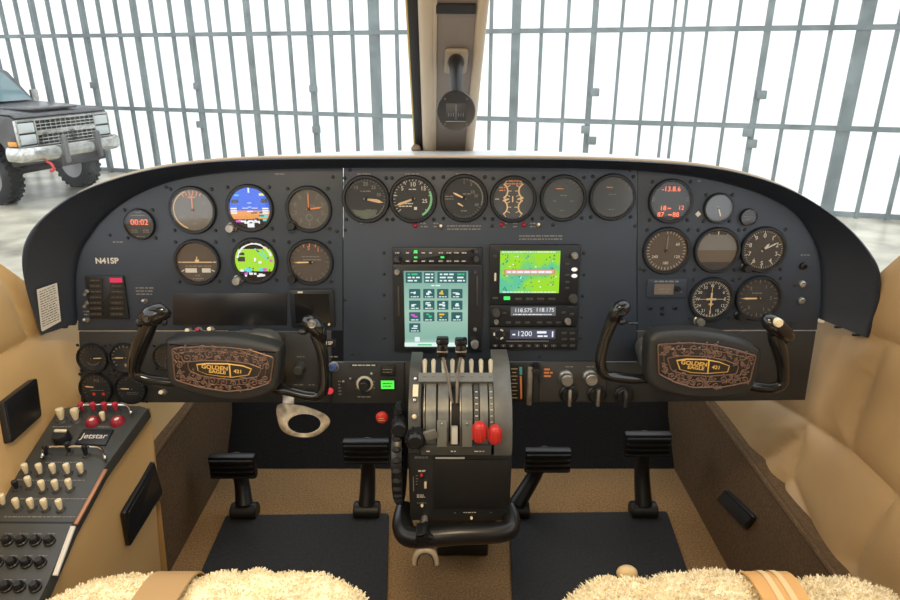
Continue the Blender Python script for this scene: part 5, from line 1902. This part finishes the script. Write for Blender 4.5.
con = thing('side_console', 'grey side console with rows of ivory switches along the wall beside the pilot seat', 'console', T3(CON.O) @ CON.rot)
CI = con.matrix_world.inverted()


def cuv(px, py, h=0):
    q = CON.uv(px, py, h)
    return q.x, q.y


edge = [cuv(147, 406), cuv(103, 470), cuv(50, 577)]
top_poly = [cuv(58, 409), cuv(76, 405.5), cuv(140, 405.5), cuv(148, 408), cuv(103, 470), cuv(72, 527), cuv(48, 582), (cuv(48, 582)[0] + 0.01, -0.62), (-0.155, -0.62), cuv(0, 499)]
B().prism(top_poly, -0.02, 0, 0.0025).build('switch_plate', mat('console_grey', (0.050, 0.053, 0.050), 0.45, var=(12, 0.1)), con)
# beige body below the plate
P0 = [CON.pt(148, 408, -0.018), CON.pt(103, 470, -0.018), CON.pt(48, 582, -0.018)]
P0.append(P0[-1] + (P0[-1] - P0[-2]) * 1.2)
rows = []
for i, p in enumerate(P0):
    fl = Vector((-0.555, p.y, ZF + 0.004))
    rows.append([CI @ Vector((-0.66, p.y, p.z)), CI @ p, CI @ (p + Vector((0.004, 0, -0.02))), CI @ p.lerp(fl, 0.5), CI @ fl])
b = B().loft(rows)
b.f.append(tuple(range(5)))
b.build('side_panel', beige_m, con)
fb = B()
# front post closing the console towards the footwell
fp = P0[0]
B().loft([[CI @ Vector((-0.66, fp.y + 0.002, fp.z + 0.002)), CI @ (fp + Vector((0.003, 0.002, -0.002)))], [CI @ Vector((-0.66, fp.y + 0.01, ZF + 0.01)), CI @ Vector((-0.55, fp.y + 0.02, ZF + 0.01))]]).build('end_panel', beige_m, con)
B().prism([cuv(104, 470), cuv(108, 470), cuv(78, 525), cuv(74, 525)], 0.0, 0.003, 0.001).build('copper_edge', mat('copper_strip', (0.45, 0.22, 0.12), 0.4, 0.4), con)
B().prism([cuv(71, 527), cuv(76, 527), cuv(58, 576), cuv(53, 576)], 0.0, 0.003, 0.001).build('white_edge', mat('edge_white', (0.65, 0.62, 0.55), 0.5), con)
x, y = cuv(36, 522)
B().prism([cuv(0, 521.5), cuv(74, 522), cuv(73, 523.4), cuv(0, 523)], 0, 0.0008).build('plate_joint', bezel_m, con)
for a in ([(78, 413), (80, 406.5), (90, 405), (118, 405), (128, 406.5), (131, 413)], [(42, 457), (44, 449), (52, 447), (90, 447), (101, 449), (105, 458)]):
    pts = [(*cuv(px, py, 0.012), 0.012) for px, py in a]
    e0, e1 = (*cuv(*a[0]), 0.0), (*cuv(*a[-1]), 0.0)
    B().tube(spline([e0] + pts + [e1], 5), 0.0022, 8).build('guard_rail', chrome_m, con)
CO = Vector((0, 0))


def ctoggle(px, py, m, r, ln, lean):
    x, y = cuv(px, py)
    d = Vector((0, lean, 1)).normalized()
    p0 = Vector((x, y, 0.002))
    t = B().tube([p0, p0 + d * ln * 0.35, p0 + d * ln * 0.75, p0 + d * ln * 0.95, p0 + d * ln], [r * 0.6, r * 0.85, r * 1.1, r * 0.95, r * 0.45], 12).build('toggle_switch', m, con)
    B().lathe([(0, 0.003), (r * 1.2, 0.003), (r * 1.6, 0)], 8, T3((x, y, 0))).build('switch_nut', dark_m, t)


for px in (83, 95, 106, 117):
    ctoggle(px, 411, mat('toggle_red', (0.50, 0.03, 0.06), 0.35), 0.0042, 0.016, 0.1)
for px in (62, 76.5):
    ctoggle(px, 420, ivory_m, 0.0062, 0.020, 0.3)
ctoggle(104, 421, ivory_m, 0.0042, 0.016, 0.2)
for px, py in ((27, 474), (41, 474), (54.5, 474), (68.5, 474), (82, 473.5), (30, 487), (43.5, 491), (57, 490.5), (70.5, 489.5), (4, 505), (18, 509), (32.5, 509), (46, 509.5), (61, 510)):
    ctoggle(px, py, ivory_m, 0.0044, 0.017, 0.25)
ctoggle(17, 489, black_m, 0.0044, 0.014, 0.2)
for px, py in ((47, 456), (69.5, 453), (86.5, 456)):
    ctoggle(px, py, black_m, 0.0040, 0.018, 0.3)
for px, py in ((93, 422.5), (118, 422)):
    x, y = cuv(px, py)
    rb = B().lathe([(0.004, 0.008), (0.0075, 0.008), (0.0105, 0.005), (0.0115, 0)], 22, T3((x, y, 0))).build('warning_button', maroon_m, con)
    B().lathe([(0, 0.0075), (0.0042, 0.007)][::-1], 16, T3((x, y, 0))).build('button_centre', ivory_m, rb)
x, y = cuv(63, 440)
kb = B().lathe([(0, 0.016), (0.011, 0.016), (0.0128, 0.013), (0.0135, 0)], 24, T3((x, y, 0))).build('rotary_knob', black_m, con)
B().box((x, y + 0.004, 0.0165), (0.019, 0.005, 0.004), 0.001, None).build('pointer', ivory_m, kb)
pp = [cuv(84, 430), cuv(114, 430.5), cuv(106, 446), cuv(75, 445)]
pk = B().prism(pp, 0, 0.003, 0.0008).build('name_plaque', bezel_m, con)
x, y = cuv(95, 437.5)
B().text('Jetstar', x, y, 0.0155, 0.0034, 0.0, 0.012, sx=1.0).build('plaque_lettering', white_m, pk)
for px, py, wd, rw in ((24, 480, 0.02, 1), (62, 462.5, 0.05, 1), (55, 499, 0.10, 1), (55, 480.5, 0.09, 1), (40, 517, 0.10, 1), (62, 427, 0.03, 1), (104, 427, 0.02, 1), (85, 441, 0.01, 1)):
    x, y = cuv(px, py)
    B().dashes(x, y, wd, rw, 0.004, 0.0018, 0.0005).build('caption', dim_m, con)
for i, (py, xs_) in enumerate(((542, (8, 22, 36, 50)), (564, (-2, 13, 27, 41)), (588, (-6, 7, 20, 36)))):
    for px in xs_:
        x, y = cuv(px, py)
        B().lathe([(0, 0.012), (0.004, 0.012), (0.0062, 0.009), (0.0062, 0.004), (0.0075, 0.003), (0.0075, 0)], 16, T3((x, y, 0))).build('breaker_knob', black_m, con)
        x, y = cuv(px + 2, py - 8)
        B().dashes(x, y, 0.012, 1, 1, 0.0016, 0.0005).build('caption', dim_m, con)
# black storage pocket set in the console's side: a board in the plane of the side panel
def quad_board(pts3, name, m, thick=0.006, parent=None, bev=0.004, rr=0.006):
    c_ = sum(pts3, Vector()) / len(pts3)
    e1 = (pts3[1] - pts3[0] + pts3[2] - pts3[3]).normalized()
    e2 = (pts3[0] - pts3[3] + pts3[1] - pts3[2]).normalized()
    n_ = e1.cross(e2).normalized()
    if n_.dot(CAM - c_) < 0:
        n_ = -n_
        e1 = -e1
    e2 = n_.cross(e1)
    M_ = T3(c_) @ Matrix((e1, e2, n_)).transposed().to_4x4()
    Mi = M_.inverted()
    q_ = [(Mi @ p) for p in pts3]
    return M_, rpoly([(p.x, p.y) for p in q_], rr)


def side_pt(px, py):
    """where a sight line meets the console's beige side (between its top edge and the floor)"""
    d = ray(px, py)
    s_ = 0.9
    for _ in range(30):
        p = CAM + d * s_
        pz = [q.z for q in P0]
        top_ = np.interp(-p.y, [-q.y for q in P0], pz)
        xt = np.interp(-p.y, [-q.y for q in P0], [q.x for q in P0])
        f_ = min(max((top_ - p.z) / max(top_ - ZF, 0.01), 0), 1)
        x = xt + (-0.555 - xt) * f_
        s_ = x / d.x
    return CAM + d * s_


M_, poly = quad_board([side_pt(*p) for p in ((149, 460), (157, 492), (124, 547), (117, 513))], '', None)
pk = thing('storage_pocket', 'black slanted pocket on the beige side of the console beside the pilot seat', 'pocket', M_)
B().prism(poly, 0.004, 0.012, 0.004).build('shell', black_m, pk)
B().prism(pane_inset(poly, 0.010), 0.012, 0.0130, 0.001).build('face', mat('pocket_face', (0.010, 0.011, 0.012), 0.3), pk)


def wall_pt(px, py, sg):
    x = sg * 0.65
    for _ in range(8):
        p = atX(px, py, x)
        x = sg * (wall_profile(p.z - ZC) - 0.012)
    return p


M_, poly = quad_board([wall_pt(*p, -1) for p in ((2, 403), (36, 377.5), (41, 416), (10, 444))], '', None)
pk = thing('wall_pocket', 'black flat panel on the beige wall above the ivory switches', 'panel', M_)
B().prism(poly, -0.012, 0.002, 0.001).build('shell', black_m, pk)
B().prism(pane_inset(poly, 0.004), 0.002, 0.0026, 0.0003).build('face', mat('pocket_face', (0.01, 0.011, 0.012), 0.3), pk)
M_, poly = quad_board([atX(px, py, 0.585) for px, py in ((728, 489), (758, 517), (749, 530), (720, 500))], '', None, rr=0.01)
pk = thing('air_vent', 'small black oval vent low on the brown carpeted right wall', 'vent', M_)
B().prism(rpoly(poly, 0.015), 0.001, 0.009, 0.004).build('surround', black_m, pk)
B().prism(rpoly(pane_inset(poly, 0.006), 0.012), 0.009, 0.0098, 0.0004).build('grille', rubber_m, pk)

# ============================================================ footwells
def floor_poly(pts, z):
    q_ = [atZ(px, py, z) for px, py in pts]
    return [(p.x, p.y) for p in q_]


lm = B().prism(rpoly(floor_poly([(226, 515), (389, 513), (386, 640), (170, 640)], ZF + 0.006), 0.01), 0, 0.006, 0.002)
o = lm.build('floor_mat', mat_m)
o.location.z = ZF + 0.0005
tag(o, 'black rubber floor mat in front of the pilot seat, left of the pedestal', 'floor mat', 'black floor mats')
rm = B().prism(rpoly(floor_poly([(509, 513), (667, 511), (712, 640), (514, 640)], ZF + 0.006), 0.01), 0, 0.006, 0.002)
o = rm.build('floor_mat', mat_m)
o.location.z = ZF + 0.0005
tag(o, 'black rubber floor mat in front of the copilot seat, right of the pedestal', 'floor mat', 'black floor mats')

pedal_m = mat('pedal_black', (0.007, 0.007, 0.008), 0.45)
for label, px, py, fx, fy in (('black rudder pedal for the left foot, far left of the pilot footwell', 232, 470, 244, 505), ('black rudder pedal for the right foot of the pilot, beside the pedestal', 366, 455, 368, 497),
                              ('black rudder pedal for the left foot of the copilot, beside the pedestal', 548, 464, 516, 503), ('black rudder pedal for the right foot, far right of the copilot footwell', 648, 448, 639, 493)):
    f0 = atZ(fx, fy, ZF + 0.03)
    f0 = Vector((f0.x, min(f0.y, 1.24), ZF + 0.012))
    p = atY(px, py, f0.y + 0.0)
    g = thing('rudder_pedal', label, 'pedal', T3(f0), 'rudder pedals')
    r_ = p - f0
    B().box((r_.x, r_.y + 0.01, r_.z + 0.004), (0.105, 0.022, 0.06), 0.006, None).build('pedal_plate', pedal_m, g)
    b = B()
    for i in range(4):
        b.box((r_.x, r_.y - 0.003, r_.z - 0.016 + i * 0.0135), (0.098, 0.008, 0.005), 0.002)
    b.build('tread', rubber_m, g)
    B().tube(spline([(r_.x, r_.y + 0.025, r_.z + 0.02), (r_.x * 0.6, r_.y + 0.03, r_.z * 0.55), (0, 0.0, 0.015)], 6), [0.015, 0.017, 0.020], 10).build('arm', pedal_m, g)
    B().cyl((-0.03, 0, 0), (0.03, 0, 0), 0.022).build('pivot', pedal_m, g)
# ============================================================ seats in sheepskin
def fleece_seat(label, x0, x1, yf, zt, seed):
    g = thing('pilot_seat', label, 'seat', T3(((x0 + x1) / 2, yf - 0.26, ZF)), 'cockpit seats')
    W_, D_, H_ = (x1 - x0) / 2, 0.27, zt - ZF
    rnd = random.Random(seed)
    # the shell of the fleece: a pillow-edged slab
    nu, nv = 90, 60
    V, N = [], []
    rows = []
    for i in range(nu + 1):
        u = -1 + 2 * i / nu
        row = []
        for j in range(nv + 1):
            # v from the skirt at the front up over the edge and back
            v = j / nv
            s_ = v * (D_ * 2 + 0.16)
            if s_ < 0.10:
                y, z = D_, -0.10 + s_
                dz = 0
            else:
                y, z = D_ - (s_ - 0.10), 0.0
            # round the front edge
            e = 0.045
            a = (s_ - 0.10 + e) / (2 * e)
            if 0 < a < 1:
                q = a * PI / 2
                y, z = D_ - e + e * math.cos(q), -e + e * math.sin(q)
            cr_ = abs(u) ** 5
            x = W_ * u
            z -= 0.035 * abs(u) ** 9 + 0.003 * (1 - math.cos(u * 6))
            y -= 0.05 * abs(u) ** 9
            n1 = noise.noise(Vector((x * 9, y * 9, seed))) * 0.012 + noise.noise(Vector((x * 30, y * 30, z * 30 + seed))) * 0.006 + noise.noise(Vector((x * 75, y * 75, z * 75))) * 0.003
            row.append(Vector((x, y + n1 * (0.8 if s_ < 0.12 else 0.1), z + n1 + H_)))
        rows.append(row)
    cov = B().loft(rows)
    co = cov.build('sheepskin_cover', fleece_m, g, ang=180)
    # wool: short bent locks all over it
    tri_v, tri_f = [], []
    me = co.data
    ar = np.array([p.area for p in me.polygons])
    nm = [p.normal.copy() for p in me.polygons]
    cen = [p.center.copy() for p in me.polygons]
    sgn = 1 if nm[len(nm) // 2].z > 0 else -1
    pick = np.random.RandomState(seed).choice(len(ar), 60000, p=ar / ar.sum())
    for f in pick:
        c_ = cen[f] + Vector((rnd.uniform(-.004, .004), rnd.uniform(-.005, .005), 0))
        n_ = (nm[f] * sgn + Vector((rnd.uniform(-.7, .7), rnd.uniform(-.7, .7), rnd.uniform(-.5, .3)))).normalized()
        sd = n_.cross(Vector((rnd.uniform(-1, 1), rnd.uniform(-1, 1), rnd.uniform(-1, 1)))).normalized()
        ln, wd = rnd.uniform(0.003, 0.0062), rnd.uniform(0.0006, 0.0011)
        k = len(tri_v)
        m_ = c_ + n_ * ln * 0.6
        t_ = c_ + n_ * ln + sd.cross(n_) * ln * 0.35
        tri_v += [tuple(c_ - sd * wd - n_ * 0.002), tuple(c_ + sd * wd - n_ * 0.002), tuple(m_ + sd * wd), tuple(m_ - sd * wd), tuple(t_)]
        tri_f += [(k, k + 1, k + 2, k + 3), (k + 3, k + 2, k + 4)]
    wl = B().raw(tri_v, tri_f).build('wool', fleece_m, g, smooth=False)
    wl['kind'] = 'stuff'
    B().box((0, -0.01, H_ - 0.10), (W_ * 1.80, D_ * 1.86, 0.12), 0.03, seg=3).build('cushion', leather_m, g)
    B().box((0, -0.02, (H_ - 0.16) / 2 + 0.01), (W_ * 1.2, D_ * 1.4, H_ - 0.17), 0.01).build('pedestal', dark_m, g)
    return g


zt = ZC - 0.588
sl = fleece_seat('pilot seat under cream sheepskin with one plain tan belt, beside the switch console', -0.500, -0.085, 0.635, zt, 3)
sr = fleece_seat('copilot seat under cream sheepskin with a striped belt, in front of the right floor mat', 0.128, 0.555, 0.640, zt, 8)
q = atY(627, 573, 0.66)
kn = B().cyl((q.x, q.y - 0.03, q.z - 0.01), (q.x, q.y, q.z), 0.006)
kn.ball((q.x, q.y, q.z), 0.0125, (1.1, 0.8, 0.8), 16)
kb = kn.build('adjusting_knob', mat('knob_wood', (0.62, 0.45, 0.22), 0.45), sr, M=sr.matrix_world.inverted())


def belt(label, px0, px1, py, stripes, lean):
    a, c_ = atY(px0, py, 0.655), atY(px1, py, 0.655)
    wd = (c_.x - a.x)
    g = thing('seat_belt', label, 'seat belt', T3(((a.x + c_.x) / 2, 0.45, zt)), 'seat belts')
    path = [(0.0, 0.185, -0.10), (0.0, 0.194, -0.05), (0.0, 0.190, -0.022), (0.0, 0.172, 0.000), (0.0, 0.13, 0.010), (0, 0.0, 0.012), (0, -0.15, 0.012), (0, -0.28, 0.012)]
    sp = spline(path, 6)
    rows = []
    for p in sp:
        sx_ = lean * (p.y - 0.19)
        rows.append([(p.x + sx_ - wd / 2, p.y, p.z - 0.0015), (p.x + sx_ - wd / 2, p.y, p.z + 0.0015), (p.x + sx_ + wd / 2, p.y, p.z + 0.0015), (p.x + sx_ + wd / 2, p.y, p.z - 0.0015)])
    rows_n = []
    B().loft(rows, True).build('webbing', strap_m if stripes else mat('tan_belt', (0.46, 0.29, 0.13), 0.7), g)
    if stripes:
        for f in (-0.12, 0.16):
            rr = [[(p.x + lean * (p.y - 0.19) + wd * (f - 0.07), p.y + 0.001, p.z + 0.0022), (p.x + lean * (p.y - 0.19) + wd * (f + 0.07), p.y + 0.001, p.z + 0.0022)] for p in sp]
            B().loft(rr).build('stripe', strap2_m, g)
    return g


belt('plain tan belt lying across the sheepskin of the pilot seat', 173, 213, 585, False, 0.05)
belt('orange belt with pale stripes lying across the sheepskin of the copilot seat', 729, 771, 578, True, 0.05)

# ============================================================ compass on the centre post
def post_local(px, py, h=0.0):
    d = ray(px, py)
    n_ = POST.to_3x3() @ Vector((0, 0, 1))
    o_ = A0 + n_ * h
    t_ = (o_ - CAM).dot(n_) / d.dot(n_)
    return CAM + d * t_


pc = post_local(456, 60, 0.006)
g = thing('compass', 'round black magnetic compass hanging by a short arm from the centre post', 'compass', T3(pc))
PR = POST.to_3x3().to_4x4()
b = B().prism(rrect(0.040, 0.058, 0.006), 0.0, 0.006, 0.002, PR)
b.build('mount_plate', mat('mount_tan', (0.30, 0.25, 0.19), 0.5), g)
bc = atY(456, 111, pc.y - 0.075)
r_ = bc - pc
tp = atY(456, 64, pc.y - 0.03) - pc
b = B().tube(spline([PR @ Vector((0, 0.0, 0.004)), tp, (tp.x, r_.y + 0.02, r_.z + 0.035), (r_.x, r_.y + 0.015, r_.z + 0.012)], 6), [0.015, 0.0115, 0.0105, 0.012], 14)
b.build('arm', black_m, g)
face_dir = (CAM - bc).normalized()
FM = T3(r_) @ face_dir.to_track_quat('Z', 'Y').to_matrix().to_4x4()
RC = 0.0325
b = B().lathe([(0, -0.034), (RC * 0.6, -0.032), (RC * 0.92, -0.018), (RC, -0.004), (RC, 0.004), (RC * 0.95, 0.008), (RC * 0.82, 0.0075), (0, 0.0065)], 32, FM)
bd = b.build('body', mat('compass_black', (0.006, 0.008, 0.013), 0.4), g)
B().slab(0, -0.002, 0.033, 0.028, 0.0066, 0.0078, 0, 0.0005).build('window', mat('compass_window', (0.014, 0.018, 0.026), 0.5), bd)
bd.children[0].matrix_local = FM
b = B()
b.rect(0, -0.002, 0.0008, 0.024, 0.0082)
b.rect(0, -0.0165, 0.034, 0.0012, 0.0082)
for i in range(7):
    b.rect(-0.012 + i * 0.004, -0.006, 0.0006, 0.004 if i % 2 else 0.006, 0.0082)
b.build('lubber_line', dim_m, bd, M=FM)
for x, y in ((-0.018, 0.019), (0.018, 0.019), (-0.018, -0.021), (0.018, -0.021)):
    B().cyl((x, y, 0.005), (x, y, 0.008), 0.0018).build('screw', dark_m, bd, M=FM)
